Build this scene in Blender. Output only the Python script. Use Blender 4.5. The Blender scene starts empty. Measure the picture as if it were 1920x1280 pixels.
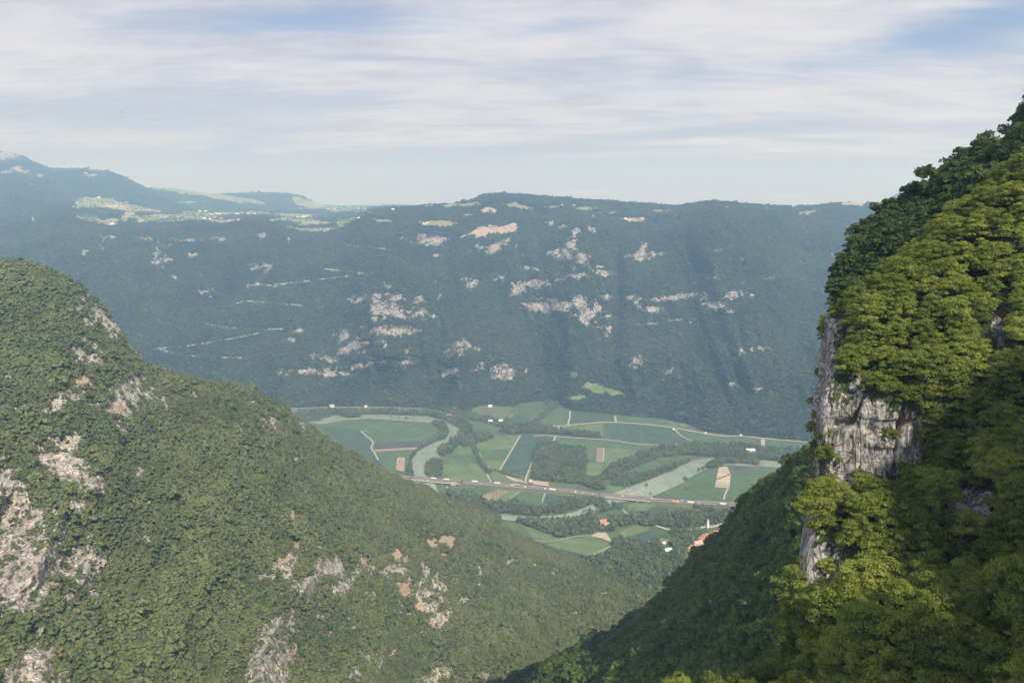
import bpy, math, random
import numpy as np
from mathutils import Vector

R = math.radians
random.seed(7)
RNG = np.random.default_rng(11)
scene = bpy.context.scene
COL = scene.collection

# ------------------------------------------------------------------ camera
FPX, W0, H0 = 1480.0, 1920.0, 1280.0           # focal length in pixels of the 1920 px wide photograph
PITCH = R(8.08)
CAM_Z = 656.0                                   # metres above the valley floor
cam_data = bpy.data.cameras.new("camera")
cam = bpy.data.objects.new("camera", cam_data)
COL.objects.link(cam)
cam_data.sensor_width = 36.0
cam_data.lens = FPX / W0 * 36.0
cam_data.clip_start = 1.0
cam_data.clip_end = 60000.0
cam.location = (0, 0, CAM_Z)
cam.rotation_euler = (R(90) - PITCH, 0, 0)
scene.camera = cam

# ------------------------------------------------------------------ light
SUN_EL, SUN_AZ = R(42), R(160)                  # azimuth clockwise from +Y (the view direction)
SUN_DIR = Vector((math.sin(SUN_AZ) * math.cos(SUN_EL), math.cos(SUN_AZ) * math.cos(SUN_EL), math.sin(SUN_EL)))
sun_data = bpy.data.lights.new("sun", 'SUN')
sun_data.energy = 4.8
sun_data.angle = R(0.6)
sun_data.color = (1.0, 0.93, 0.82)
sun = bpy.data.objects.new("sun", sun_data)
COL.objects.link(sun)
sun.rotation_euler = SUN_DIR.to_track_quat('Z', 'Y').to_euler()

scene.view_settings.view_transform = 'Standard'
scene.view_settings.look = 'None'
scene.view_settings.gamma = 1.0
scene.view_settings.exposure = 0.45
scene.cycles.max_bounces = 6
scene.cycles.diffuse_bounces = 2
scene.cycles.transmission_bounces = 3
scene.cycles.volume_bounces = 1
scene.cycles.use_denoising = True
scene.cycles.denoiser = 'OPENIMAGEDENOISE'
scene.cycles.denoising_input_passes = 'RGB_ALBEDO_NORMAL'
scene.cycles.denoising_prefilter = 'ACCURATE'
scene.cycles.use_adaptive_sampling = True
scene.cycles.adaptive_threshold = 0.01


class NT:
    """Small helper for writing node trees."""
    def __init__(self, tree):
        self.t = tree
        self.n = tree.nodes
        self.l = tree.links

    def add(self, kind, **kw):
        nd = self.n.new(kind)
        for k, v in kw.items():
            setattr(nd, k, v)
        return nd

    def set(self, sock, v):
        if isinstance(v, bpy.types.NodeSocket):
            self.l.new(v, sock)
        elif v is not None:
            sock.default_value = v

    def math(self, op, a, b=None, c=None, clamp=False):
        nd = self.add('ShaderNodeMath', operation=op, use_clamp=clamp)
        self.set(nd.inputs[0], a)
        if b is not None:
            self.set(nd.inputs[1], b)
        if c is not None:
            self.set(nd.inputs[2], c)
        return nd.outputs[0]

    def mix(self, f, a, b):
        nd = self.add('ShaderNodeMix', data_type='RGBA')
        self.set(nd.inputs[0], f)
        self.set(nd.inputs[6], a)
        self.set(nd.inputs[7], b)
        return nd.outputs[2]

    def noise(self, vec, scale, detail=4, rough=0.55, dist=0.0):
        nd = self.add('ShaderNodeTexNoise')
        nd.inputs['Scale'].default_value = scale
        nd.inputs['Detail'].default_value = detail
        nd.inputs['Roughness'].default_value = rough
        nd.inputs['Distortion'].default_value = dist
        if vec is not None:
            self.l.new(vec, nd.inputs['Vector'])
        return nd.outputs['Fac']

    def smooth(self, x, lo, hi):
        nd = self.add('ShaderNodeMapRange', interpolation_type='SMOOTHSTEP')
        self.set(nd.inputs[0], x)
        nd.inputs[1].default_value = lo
        nd.inputs[2].default_value = hi
        return nd.outputs[0]

    def attr(self, name):
        nd = self.add('ShaderNodeAttribute', attribute_name=name)
        return nd.outputs['Fac']

    def mapping(self, vec, scale=(1, 1, 1), loc=(0, 0, 0), rot=(0, 0, 0)):
        nd = self.add('ShaderNodeMapping')
        self.l.new(vec, nd.inputs[0])
        nd.inputs['Location'].default_value = loc
        nd.inputs['Rotation'].default_value = rot
        nd.inputs['Scale'].default_value = scale
        return nd.outputs[0]

    def bump(self, h, strength, dist):
        nd = self.add('ShaderNodeBump')
        nd.inputs['Strength'].default_value = strength
        nd.inputs['Distance'].default_value = dist
        self.l.new(h, nd.inputs['Height'])
        return nd.outputs[0]


def c4(c):
    return (c[0], c[1], c[2], 1.0)


# ------------------------------------------------------------------ sky with high thin cloud
world = bpy.data.worlds.new("World")
scene.world = world
world.use_nodes = True
wt = NT(world.node_tree)
wt.n.clear()
w_out = wt.add('ShaderNodeOutputWorld')
sky = wt.add('ShaderNodeTexSky', sky_type='NISHITA')
sky.sun_disc = False
sky.sun_elevation = SUN_EL
sky.sun_rotation = SUN_AZ
sky.altitude = 700
sky.air_density = 1.0
sky.dust_density = 1.0
tc = wt.add('ShaderNodeTexCoord')
dvec = tc.outputs['Generated']
sep = wt.add('ShaderNodeSeparateXYZ')
wt.l.new(dvec, sep.inputs[0])
sx, sy, sz = sep.outputs
zc = wt.math('ADD', wt.math('MAXIMUM', sz, 0.0), 0.10)
cx = wt.math('DIVIDE', sx, zc)
cy = wt.math('DIVIDE', sy, zc)
comb = wt.add('ShaderNodeCombineXYZ')
wt.l.new(cx, comb.inputs[0])
wt.l.new(cy, comb.inputs[1])
cloud_v = comb.outputs[0]
n1 = wt.noise(wt.mapping(cloud_v, (0.42, 0.55, 1), (3.1, 1.7, 0), (0, 0, R(18))), 1.0, 9, 0.56, 0.5)
n2 = wt.noise(wt.mapping(cloud_v, (0.9, 2.6, 1), (0.4, 5.2, 0), (0, 0, R(-12))), 1.0, 10, 0.62, 0.8)
n3 = wt.noise(wt.mapping(cloud_v, (0.5, 1.5, 1), (7.4, 2.2, 0), (0, 0, R(8))), 1.0, 6, 0.5, 0.3)
n4 = wt.noise(wt.mapping(cloud_v, (2.2, 7.0, 1), (1.4, 3.2, 0), (0, 0, R(24))), 1.0, 10, 0.66, 1.2)
n5 = wt.noise(wt.mapping(cloud_v, (1.3, 2.1, 1), (9.4, 6.2, 0), (0, 0, R(-5))), 1.0, 10, 0.6, 0.6)
cover = wt.math('ADD', wt.math('ADD', wt.math('MULTIPLY', n1, 0.50), wt.math('MULTIPLY', n2, 0.32)), wt.math('MULTIPLY', n4, 0.18))


def sky_hole(px, py, rx, ry, ang=0.0):
    """Elliptic gap in the cloud layer centred on a direction of the sky."""
    vx = (px - 960) / FPX
    vy = (640 - py) / FPX
    d = Vector((vx, math.cos(PITCH) + vy * math.sin(PITCH), -math.sin(PITCH) + vy * math.cos(PITCH))).normalized()
    az0, el0 = math.atan2(d.x, d.y), math.asin(d.z)
    a = wt.math('SUBTRACT', wt.math('ARCTAN2', sx, sy), az0)
    e = wt.math('SUBTRACT', wt.math('ARCSINE', sz), el0)
    ca, sa = math.cos(ang), math.sin(ang)
    u = wt.math('ADD', wt.math('MULTIPLY', a, ca * FPX / rx), wt.math('MULTIPLY', e, -sa * FPX / rx))
    v = wt.math('ADD', wt.math('MULTIPLY', a, sa * FPX / ry), wt.math('MULTIPLY', e, ca * FPX / ry))
    r2 = wt.math('ADD', wt.math('MULTIPLY', u, u), wt.math('MULTIPLY', v, v))
    return wt.math('EXPONENT', wt.math('MULTIPLY', r2, -1.0))


holes = None
for h, k in ((sky_hole(560, 38, 300, 30, R(-4)), 0.30), (sky_hole(1830, 45, 260, 38, R(-8)), 0.34),
             (sky_hole(30, 170, 260, 90), 0.17), (sky_hole(1250, 165, 130, 22), 0.10), (sky_hole(1900, 90, 130, 30), 0.15),
             (sky_hole(1080, 45, 160, 14, R(-6)), 0.14)):
    term = wt.math('MULTIPLY', h, k)
    holes = term if holes is None else wt.math('ADD', holes, term)
mask = wt.smooth(wt.math('SUBTRACT', cover, holes), 0.10, 0.44)
mask = wt.math('MULTIPLY', mask, 0.98)
bands = None
for h, k in ((sky_hole(700, 297, 230, 9, R(-2)), 0.30), (sky_hole(1190, 258, 200, 9, R(-3)), 0.28), (sky_hole(1000, 280, 300, 6), 0.22), (sky_hole(1440, 243, 90, 7), 0.18), (sky_hole(400, 292, 60, 10, R(-20)), 0.20),
             (sky_hole(250, 215, 320, 26), 0.16), (sky_hole(560, 190, 260, 14), 0.12), (sky_hole(1200, 345, 1100, 40), 0.30), (sky_hole(300, 350, 900, 50), 0.22), (sky_hole(944, 343, 26, 7), -0.30), (sky_hole(1075, 357, 50, 6), -0.18), (sky_hole(540, 352, 20, 8), -0.2), (sky_hole(436, 280, 22, 9), 0.2)):
    term = wt.math('MULTIPLY', h, k)
    bands = term if bands is None else wt.math('ADD', bands, term)
shade = wt.math('ADD', wt.math('ADD', wt.math('MULTIPLY', n3, 0.35), wt.math('MULTIPLY', n5, 0.35)), wt.math('MULTIPLY', n4, 0.30))
ragged = wt.math('ADD', 0.35, wt.math('MULTIPLY', wt.smooth(n5, 0.38, 0.62), 1.0))
shade = wt.math('SUBTRACT', shade, wt.math('MULTIPLY', wt.math('MULTIPLY', bands, ragged), 0.75))
ccol = wt.mix(wt.smooth(shade, 0.37, 0.60), c4((0.345, 0.345, 0.43)), c4((0.555, 0.545, 0.59)))
skyc = wt.add('ShaderNodeVectorMath', operation='SCALE')
wt.l.new(sky.outputs[0], skyc.inputs[0])
skyc.inputs['Scale'].default_value = 0.080
tint = wt.add('ShaderNodeVectorMath', operation='MULTIPLY')
wt.l.new(skyc.outputs[0], tint.inputs[0])
tint.inputs[1].default_value = (1.0, 0.88, 1.0)
allc = wt.mix(mask, tint.outputs[0], ccol)
bg = wt.add('ShaderNodeBackground')
wt.l.new(allc, bg.inputs[0])
bg.inputs[1].default_value = 1.0
wt.l.new(bg.outputs[0], w_out.inputs[0])

# ------------------------------------------------------------------ geometry helpers


def ray_dirs(px, py):
    """World direction through a photo pixel, scaled so its Y component is 1."""
    px = np.asarray(px, float)
    py = np.asarray(py, float)
    vx = (px - 960) / FPX
    vy = (640 - py) / FPX
    y = math.cos(PITCH) + vy * math.sin(PITCH)
    z = -math.sin(PITCH) + vy * math.cos(PITCH)
    return np.stack([vx / y, np.ones_like(vx), z / y], -1)


def at_depth(px, py, D):
    d = ray_dirs(px, py)
    p = d * np.asarray(D, float)[..., None]
    p[..., 2] += CAM_Z
    return p


def on_ground(px, py, z=0.0):
    d = ray_dirs(px, py)
    t = (z - CAM_Z) / d[..., 2]
    p = d * t[..., None]
    p[..., 2] = z
    return p


def ground_depth(px, py, z=0.0):
    return on_ground(px, py, z)[..., 1]


def _hash(ix, iy, iz, seed):
    h = (ix.astype(np.int64) * 374761393 + iy.astype(np.int64) * 668265263 + iz.astype(np.int64) * 2147483647 + seed * 1274126177) & 0xFFFFFFFF
    h = ((h ^ (h >> 13)) * 1274126177) & 0xFFFFFFFF
    h = (h ^ (h >> 16)) & 0xFFFFFFFF
    return h.astype(np.float64) / 4294967295.0


def vnoise(x, y, z, seed=0):
    x, y, z = np.broadcast_arrays(x, y, z)
    ix, iy, iz = np.floor(x), np.floor(y), np.floor(z)
    fx, fy, fz = x - ix, y - iy, z - iz
    fx = fx * fx * fx * (fx * (fx * 6 - 15) + 10)
    fy = fy * fy * fy * (fy * (fy * 6 - 15) + 10)
    fz = fz * fz * fz * (fz * (fz * 6 - 15) + 10)
    r = 0
    for dx in (0, 1):
        for dy in (0, 1):
            for dz in (0, 1):
                w = (fx if dx else 1 - fx) * (fy if dy else 1 - fy) * (fz if dz else 1 - fz)
                r = r + w * _hash(ix + dx, iy + dy, iz + dz, seed)
    return r * 2 - 1


def fbm(x, y, z, octaves=4, seed=0, gain=0.5, ridged=False):
    a, s, tot = 1.0, 0.0, 0.0
    for o in range(octaves):
        n = vnoise(x, y, z, seed + o * 17)
        if ridged:
            n = 1 - 2 * np.abs(n)
        s = s + a * n
        tot += a
        a *= gain
        x, y, z = x * 2.03, y * 2.03, z * 2.03
    return s / tot


def catmull(ctrl, n, axis=0):
    """Resample control points along an axis with a Catmull-Rom curve."""
    c = np.moveaxis(np.asarray(ctrl, float), axis, 0)
    m = c.shape[0]
    t = np.linspace(0, m - 1, n)
    i = np.clip(np.floor(t).astype(int), 0, m - 2)
    f = (t - i).reshape((-1,) + (1,) * (c.ndim - 1))
    p0, p1, p2, p3 = c[np.clip(i - 1, 0, m - 1)], c[i], c[i + 1], c[np.clip(i + 2, 0, m - 1)]
    r = 0.5 * ((2 * p1) + (-p0 + p2) * f + (2 * p0 - 5 * p1 + 4 * p2 - p3) * f ** 2 + (-p0 + 3 * p1 - 3 * p2 + p3) * f ** 3)
    return np.moveaxis(r, 0, axis)


def ellipses(px, py, items, wob=None):
    """Soft union of rotated ellipses (cx, cy, rx, ry[, angle[, strength]]) as a 0..1 field."""
    out = np.zeros_like(px, dtype=float)
    if wob:
        w, hgt, L = wob
        px, py = (px + w * fbm(px / L, py / L, 0.5, 3, 201) + 0.5 * w * fbm(px / (L * .3), py / (L * .3), 0.5, 2, 202),
                  py + hgt * fbm(px / L, py / L, 9.5, 3, 203) + 0.5 * hgt * fbm(px / (L * .3), py / (L * .3), 9.5, 2, 204))
    for it in items:
        x0, y0, rx, ry = it[:4]
        a = R(it[4]) if len(it) > 4 else 0.0
        s = it[5] if len(it) > 5 else 1.0
        m = (np.abs(px - x0) < 2.2 * max(rx, ry)) & (np.abs(py - y0) < 2.2 * max(rx, ry))
        if not m.any():
            continue
        dx, dy = px[m] - x0, py[m] - y0
        u = (dx * math.cos(a) + dy * math.sin(a)) / rx
        v = (-dx * math.sin(a) + dy * math.cos(a)) / ry
        f = s * np.clip(1.25 - 0.75 * np.sqrt(u * u + v * v), 0, 1)
        out[m] = np.maximum(out[m], f)
    return out


def satellites(items, seed, k=2, sx=1.9, sy=1.5, size=0.35):
    """Smaller outcrops strewn around the listed ones."""
    g = random.Random(seed)
    out = list(items)
    for it in items:
        for _ in range(k):
            a = g.uniform(0, 6.28)
            out.append((it[0] + sx * it[2] * math.cos(a) * g.uniform(.6, 1.2), it[1] + sy * it[3] * math.sin(a) * g.uniform(.6, 1.2) + g.uniform(-2, 2),
                        max(1.5, it[2] * size * g.uniform(.4, 1.3)), max(1.2, it[3] * size * g.uniform(.5, 1.5)), it[4] if len(it) > 4 else 0, g.uniform(.7, 1)))
    return out


def polyline_field(px, py, line, width):
    out = np.zeros_like(px, dtype=float)
    for (x0, y0), (x1, y1) in zip(line[:-1], line[1:]):
        L2 = (x1 - x0) ** 2 + (y1 - y0) ** 2 + 1e-9
        t = np.clip(((px - x0) * (x1 - x0) + (py - y0) * (y1 - y0)) / L2, 0, 1)
        d = np.hypot(px - x0 - t * (x1 - x0), py - y0 - t * (y1 - y0))
        out = np.maximum(out, np.clip(1.5 - d / width, 0, 1))
    return out


def tag(o, label=None, cat=None, group=None, kind=None):
    if label:
        o["label"] = label
    if cat:
        o["category"] = cat
    if group:
        o["group"] = group
    if kind:
        o["kind"] = kind
    return o


def link(o, parent=None):
    COL.objects.link(o)
    if parent is not None:
        o.parent = parent
    return o


def grid_object(name, P, mat, attrs=None, smooth=True):
    r, c = P.shape[:2]
    me = bpy.data.meshes.new(name)
    me.vertices.add(r * c)
    me.vertices.foreach_set("co", P.reshape(-1).astype(np.float32))
    idx = np.arange(r * c).reshape(r, c)
    q = np.stack([idx[:-1, :-1], idx[:-1, 1:], idx[1:, 1:], idx[1:, :-1]], -1).reshape(-1)
    nf = (r - 1) * (c - 1)
    me.loops.add(nf * 4)
    me.loops.foreach_set("vertex_index", q.astype(np.int32))
    me.polygons.add(nf)
    me.polygons.foreach_set("loop_start", np.arange(0, nf * 4, 4, dtype=np.int32))
    me.update(calc_edges=True)
    me.polygons.foreach_set("use_smooth", np.full(nf, smooth))
    for k, v in (attrs or {}).items():
        a = me.attributes.new(k, 'FLOAT', 'POINT')
        a.data.foreach_set("value", v.reshape(-1).astype(np.float32))
    me.materials.append(mat)
    o = bpy.data.objects.new(name, me)
    link(o)
    return o


def mesh_object(name, verts, faces, mat, parent=None, smooth=False, mats=None, fm=None):
    me = bpy.data.meshes.new(name)
    me.from_pydata([tuple(v) for v in verts], [], faces)
    if mats:
        for m in mats:
            me.materials.append(m)
        me.polygons.foreach_set("material_index", fm)
    else:
        me.materials.append(mat)
    if smooth:
        me.polygons.foreach_set("use_smooth", [True] * len(me.polygons))
    me.update()
    o = bpy.data.objects.new(name, me)
    link(o, parent)
    return o


def empty(name, loc, rz=0.0):
    o = bpy.data.objects.new(name, None)
    o.empty_display_size = 1.0
    o.location = loc
    o.rotation_euler = (0, 0, rz)
    return link(o)


class MB:
    """Collects boxes, prisms and tubes into one mesh."""
    def __init__(self):
        self.v, self.f = [], []

    def add(self, v, f):
        b = len(self.v)
        self.v += [tuple(p) for p in v]
        self.f += [tuple(i + b for i in q) for q in f]

    def box(self, x0, x1, y0, y1, z0, z1, taper=0.0):
        t = taper
        self.add([(x0, y0, z0), (x1, y0, z0), (x1, y1, z0), (x0, y1, z0), (x0 + t, y0 + t, z1), (x1 - t, y0 + t, z1), (x1 - t, y1 - t, z1), (x0 + t, y1 - t, z1)],
                 [(0, 3, 2, 1), (4, 5, 6, 7), (0, 1, 5, 4), (1, 2, 6, 5), (2, 3, 7, 6), (3, 0, 4, 7)])

    def cyl(self, cx, cy, cz, r, h, axis='z', n=12, r2=None):
        r2 = r if r2 is None else r2
        v = []
        for k in range(2):
            rr = r if k == 0 else r2
            for i in range(n):
                a = 2 * math.pi * i / n
                p, q, s = rr * math.cos(a), rr * math.sin(a), k * h
                v.append((cx + p, cy + q, cz + s) if axis == 'z' else ((cx + s, cy + p, cz + q) if axis == 'x' else (cx + p, cy + s, cz + q)))
        f = [(i, (i + 1) % n, n + (i + 1) % n, n + i) for i in range(n)] + [tuple(range(n))[::-1], tuple(range(n, 2 * n))]
        self.add(v, f)

    def obj(self, name, mat, parent=None):
        return mesh_object(name, self.v, self.f, mat, parent)


# ------------------------------------------------------------------ materials


def new_mat(name):
    m = bpy.data.materials.new(name)
    m.use_nodes = True
    t = NT(m.node_tree)
    b = t.n.get('Principled BSDF')
    b.inputs['Roughness'].default_value = 0.85
    b.inputs['Specular IOR Level'].default_value = 0.25
    return m, t, b


def plain(name, col, rough=0.7, var=0.12, scale=0.5, metal=0.0, spec=0.3):
    m, t, b = new_mat(name)
    g = t.add('ShaderNodeNewGeometry')
    n = t.noise(g.outputs['Position'], scale, 5, 0.6)
    lo = tuple(max(0, x * (1 - var)) for x in col)
    hi = tuple(min(1, x * (1 + var)) for x in col)
    t.l.new(t.mix(t.smooth(n, 0.3, 0.7), c4(lo), c4(hi)), b.inputs['Base Color'])
    b.inputs['Roughness'].default_value = rough
    b.inputs['Metallic'].default_value = metal
    b.inputs['Specular IOR Level'].default_value = spec
    return m


def foliage(name, dark, light, third=None, patch=0.02, transl=0.35):
    """Leaf material: every plant takes its own hue, stands of plants drift together."""
    m, t, b = new_mat(name)
    oi = t.add('ShaderNodeObjectInfo')
    pn = t.noise(oi.outputs['Location'], patch, 3, 0.6)
    la = t.attr('leafhue')
    k = t.math('ADD', t.math('MULTIPLY', oi.outputs['Random'], 0.45), t.math('MULTIPLY', t.smooth(pn, 0.3, 0.7), 0.4))
    k = t.math('ADD', k, t.math('MULTIPLY', la, 0.35), clamp=True)
    col = t.mix(k, c4(dark), c4(light))
    if third:
        r2 = t.math('FRACT', t.math('MULTIPLY', oi.outputs['Random'], 7.31))
        col = t.mix(t.math('MULTIPLY', t.smooth(r2, 0.80, 0.97), 0.7), col, c4(third))
    t.l.new(col, b.inputs['Base Color'])
    b.inputs['Roughness'].default_value = 0.6
    b.inputs['Specular IOR Level'].default_value = 0.2
    tr = t.add('ShaderNodeBsdfTranslucent')
    hs = t.add('ShaderNodeHueSaturation')
    hs.inputs['Saturation'].default_value = 1.15
    hs.inputs['Value'].default_value = 1.3
    t.l.new(col, hs.inputs['Color'])
    t.l.new(hs.outputs[0], tr.inputs[0])
    ms = t.add('ShaderNodeMixShader')
    ms.inputs[0].default_value = transl
    t.l.new(b.outputs[0], ms.inputs[1])
    t.l.new(tr.outputs[0], ms.inputs[2])
    t.l.new(ms.outputs[0], t.n.get('Material Output').inputs[0])
    return m


def terrain_mat(name, floor, floor2, rock, rock2, soil, meadow, meadow2, feat, bumpd, rock_stretch=(1, 1, 0.35)):
    """Hillside: undergrowth, limestone, bare soil and meadow mixed by what grows or shows where."""
    m, t, b = new_mat(name)
    g = t.add('ShaderNodeNewGeometry')
    pos = g.outputs['Position']
    nf = t.noise(pos, 1.0 / (feat * 2.2), 5, 0.6)
    nb = t.noise(pos, 1.0 / (feat * 14), 4, 0.55)
    nd = t.noise(t.mapping(pos, rock_stretch), 1.0 / feat, 8, 0.68)
    base = t.mix(t.smooth(nf, 0.3, 0.7), c4(floor), c4(floor2))
    rk = t.mix(t.smooth(nd, 0.34, 0.62), c4(rock2), c4(rock))
    ck = t.noise(t.mapping(pos, (1, 1, rock_stretch[2] * 0.6), (3, 1, 7)), 1.0 / (feat * 2.4), 3, 0.5, 0.6)
    bd = t.noise(t.mapping(pos, (0.25, 0.25, 1.6), (1, 8, 2)), 1.0 / (feat * 2.0), 4, 0.6, 0.3)
    crack = t.math('SUBTRACT', 1.0, t.smooth(t.math('ABSOLUTE', t.math('SUBTRACT', ck, 0.5)), 0.004, 0.035))
    bed = t.math('SUBTRACT', 1.0, t.smooth(t.math('ABSOLUTE', t.math('SUBTRACT', bd, 0.52)), 0.002, 0.022))
    crk = t.math('MAXIMUM', crack, t.math('MULTIPLY', bed, 0.6))
    rk = t.mix(t.math('MULTIPLY', crk, 0.75), rk, c4(tuple(x * 0.45 for x in rock2)))
    warm = t.noise(pos, 1.0 / (feat * 5), 3, 0.5)
    rk = t.mix(t.math('MULTIPLY', t.smooth(warm, 0.52, 0.72), 0.32), rk, c4((rock[0] * 1.0, rock[1] * 0.84, rock[2] * 0.68)))
    nr = t.noise(t.mapping(pos, (1, 1, 0.6)), 1.0 / (feat * 0.9), 6, 0.65)
    edge = t.math('ADD', t.attr('rock'), t.math('MULTIPLY', t.math('SUBTRACT', nr, 0.5), 2.6))
    rmask = t.smooth(edge, 0.42, 0.54)
    so = t.mix(nf, c4(soil), c4(tuple(x * 1.35 for x in soil)))
    me_ = t.mix(t.smooth(nb, 0.35, 0.65), c4(meadow), c4(meadow2))
    e2 = t.math('ADD', t.attr('meadow'), t.math('MULTIPLY', t.math('SUBTRACT', nf, 0.5), 0.6))
    col = t.mix(t.smooth(e2, 0.40, 0.58), base, me_)
    col = t.mix(rmask, col, rk)
    e3 = t.math('ADD', t.attr('soil'), t.math('MULTIPLY', t.math('SUBTRACT', nf, 0.5), 0.8))
    col = t.mix(t.smooth(e3, 0.45, 0.6), col, so)
    col = t.mix(t.smooth(t.attr('road'), 0.45, 0.7), col, c4((0.27, 0.27, 0.25)))
    t.l.new(col, b.inputs['Base Color'])
    b.inputs['Roughness'].default_value = 0.9
    t.l.new(t.bump(t.math('SUBTRACT', nd, t.math('MULTIPLY', crk, 0.35)), 1.0, bumpd), b.inputs['Normal'])
    return m


M = {}
M['leaf_near'] = foliage('near broadleaf foliage', (0.028, 0.060, 0.012), (0.275, 0.325, 0.066), (0.19, 0.25, 0.05), 0.05, 0.4)
M['leaf_shade'] = foliage('shaded forest foliage', (0.025, 0.053, 0.015), (0.076, 0.115, 0.029), None, 0.02, 0.3)  # the ridge's shade is put into this darker leaf colour
M['leaf_hill'] = foliage('hillside scrub foliage', (0.052, 0.088, 0.038), (0.180, 0.212, 0.088), (0.175, 0.185, 0.085), 0.012, 0.25)
M['leaf_slope'] = foliage('gorge slope foliage', (0.032, 0.072, 0.018), (0.150, 0.200, 0.045), None, 0.02, 0.3)
M['leaf_far'] = foliage('distant forest foliage', (0.019, 0.040, 0.023), (0.097, 0.132, 0.046), None, 0.0035, 0.2)
M['leaf_valley'] = foliage('valley tree foliage', (0.046, 0.086, 0.041), (0.169, 0.216, 0.101), (0.216, 0.257, 0.162), 0.02, 0.25)
M['bark'] = plain('bark', (0.10, 0.08, 0.06), 0.9, 0.4, 3.0)
M['far_terrain'] = terrain_mat('far mountainside', (0.030, 0.055, 0.028), (0.045, 0.075, 0.035), (0.40, 0.375, 0.35), (0.17, 0.17, 0.18),
                               (0.30, 0.245, 0.205), (0.13, 0.19, 0.07), (0.24, 0.25, 0.12), 9.0, 4.0)
M['hill_terrain'] = terrain_mat('left hillside', (0.050, 0.070, 0.028), (0.11, 0.12, 0.055), (0.53, 0.50, 0.46), (0.22, 0.21, 0.20),
                                (0.32, 0.25, 0.18), (0.12, 0.15, 0.05), (0.18, 0.18, 0.08), 2.6, 1.3)
M['near_terrain'] = terrain_mat('near cliff', (0.028, 0.045, 0.016), (0.06, 0.075, 0.03), (0.42, 0.41, 0.405), (0.12, 0.12, 0.125),
                                (0.25, 0.16, 0.10), (0.08, 0.11, 0.03), (0.11, 0.13, 0.04), 0.9, 0.6, (1, 1, 0.16))


# ------------------------------------------------------------------ terrain: the far mountainside
def interp(px, pts):
    a = np.array(pts, float)
    return np.interp(px, a[:, 0], a[:, 1])


RIM = [(-400, 440), (0, 425), (130, 408), (200, 425), (260, 420), (330, 416), (420, 420), (480, 414), (560, 434), (610, 438), (650, 424),
       (675, 410), (695, 402), (720, 396), (760, 391), (800, 386), (850, 381), (885, 376), (898, 369), (908, 364.5), (935, 363), (970, 365),
       (1000, 367), (1040, 370), (1080, 374), (1130, 377), (1180, 380), (1220, 382), (1262, 387), (1290, 384), (1315, 380), (1340, 377), (1362, 379),
       (1385, 381), (1410, 384), (1440, 386), (1490, 388), (1530, 386), (1560, 382), (1590, 379), (1640, 381), (1700, 383), (2300, 385)]
FOOT = [(-400, 775), (400, 768), (540, 764), (700, 762), (800, 765), (868, 774), (893, 763), (920, 759), (962, 763), (975, 755), (1020, 752), (1049, 757),
        (1070, 769), (1140, 776), (1239, 785), (1286, 794), (1323, 809), (1374, 816), (1454, 822), (1521, 829), (1700, 840), (2300, 870)]
DRIM = [(-400, 4700), (400, 4700), (700, 4550), (900, 4850), (1250, 4800), (1340, 4350), (1450, 4700), (1600, 5200), (2300, 5000)]

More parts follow.
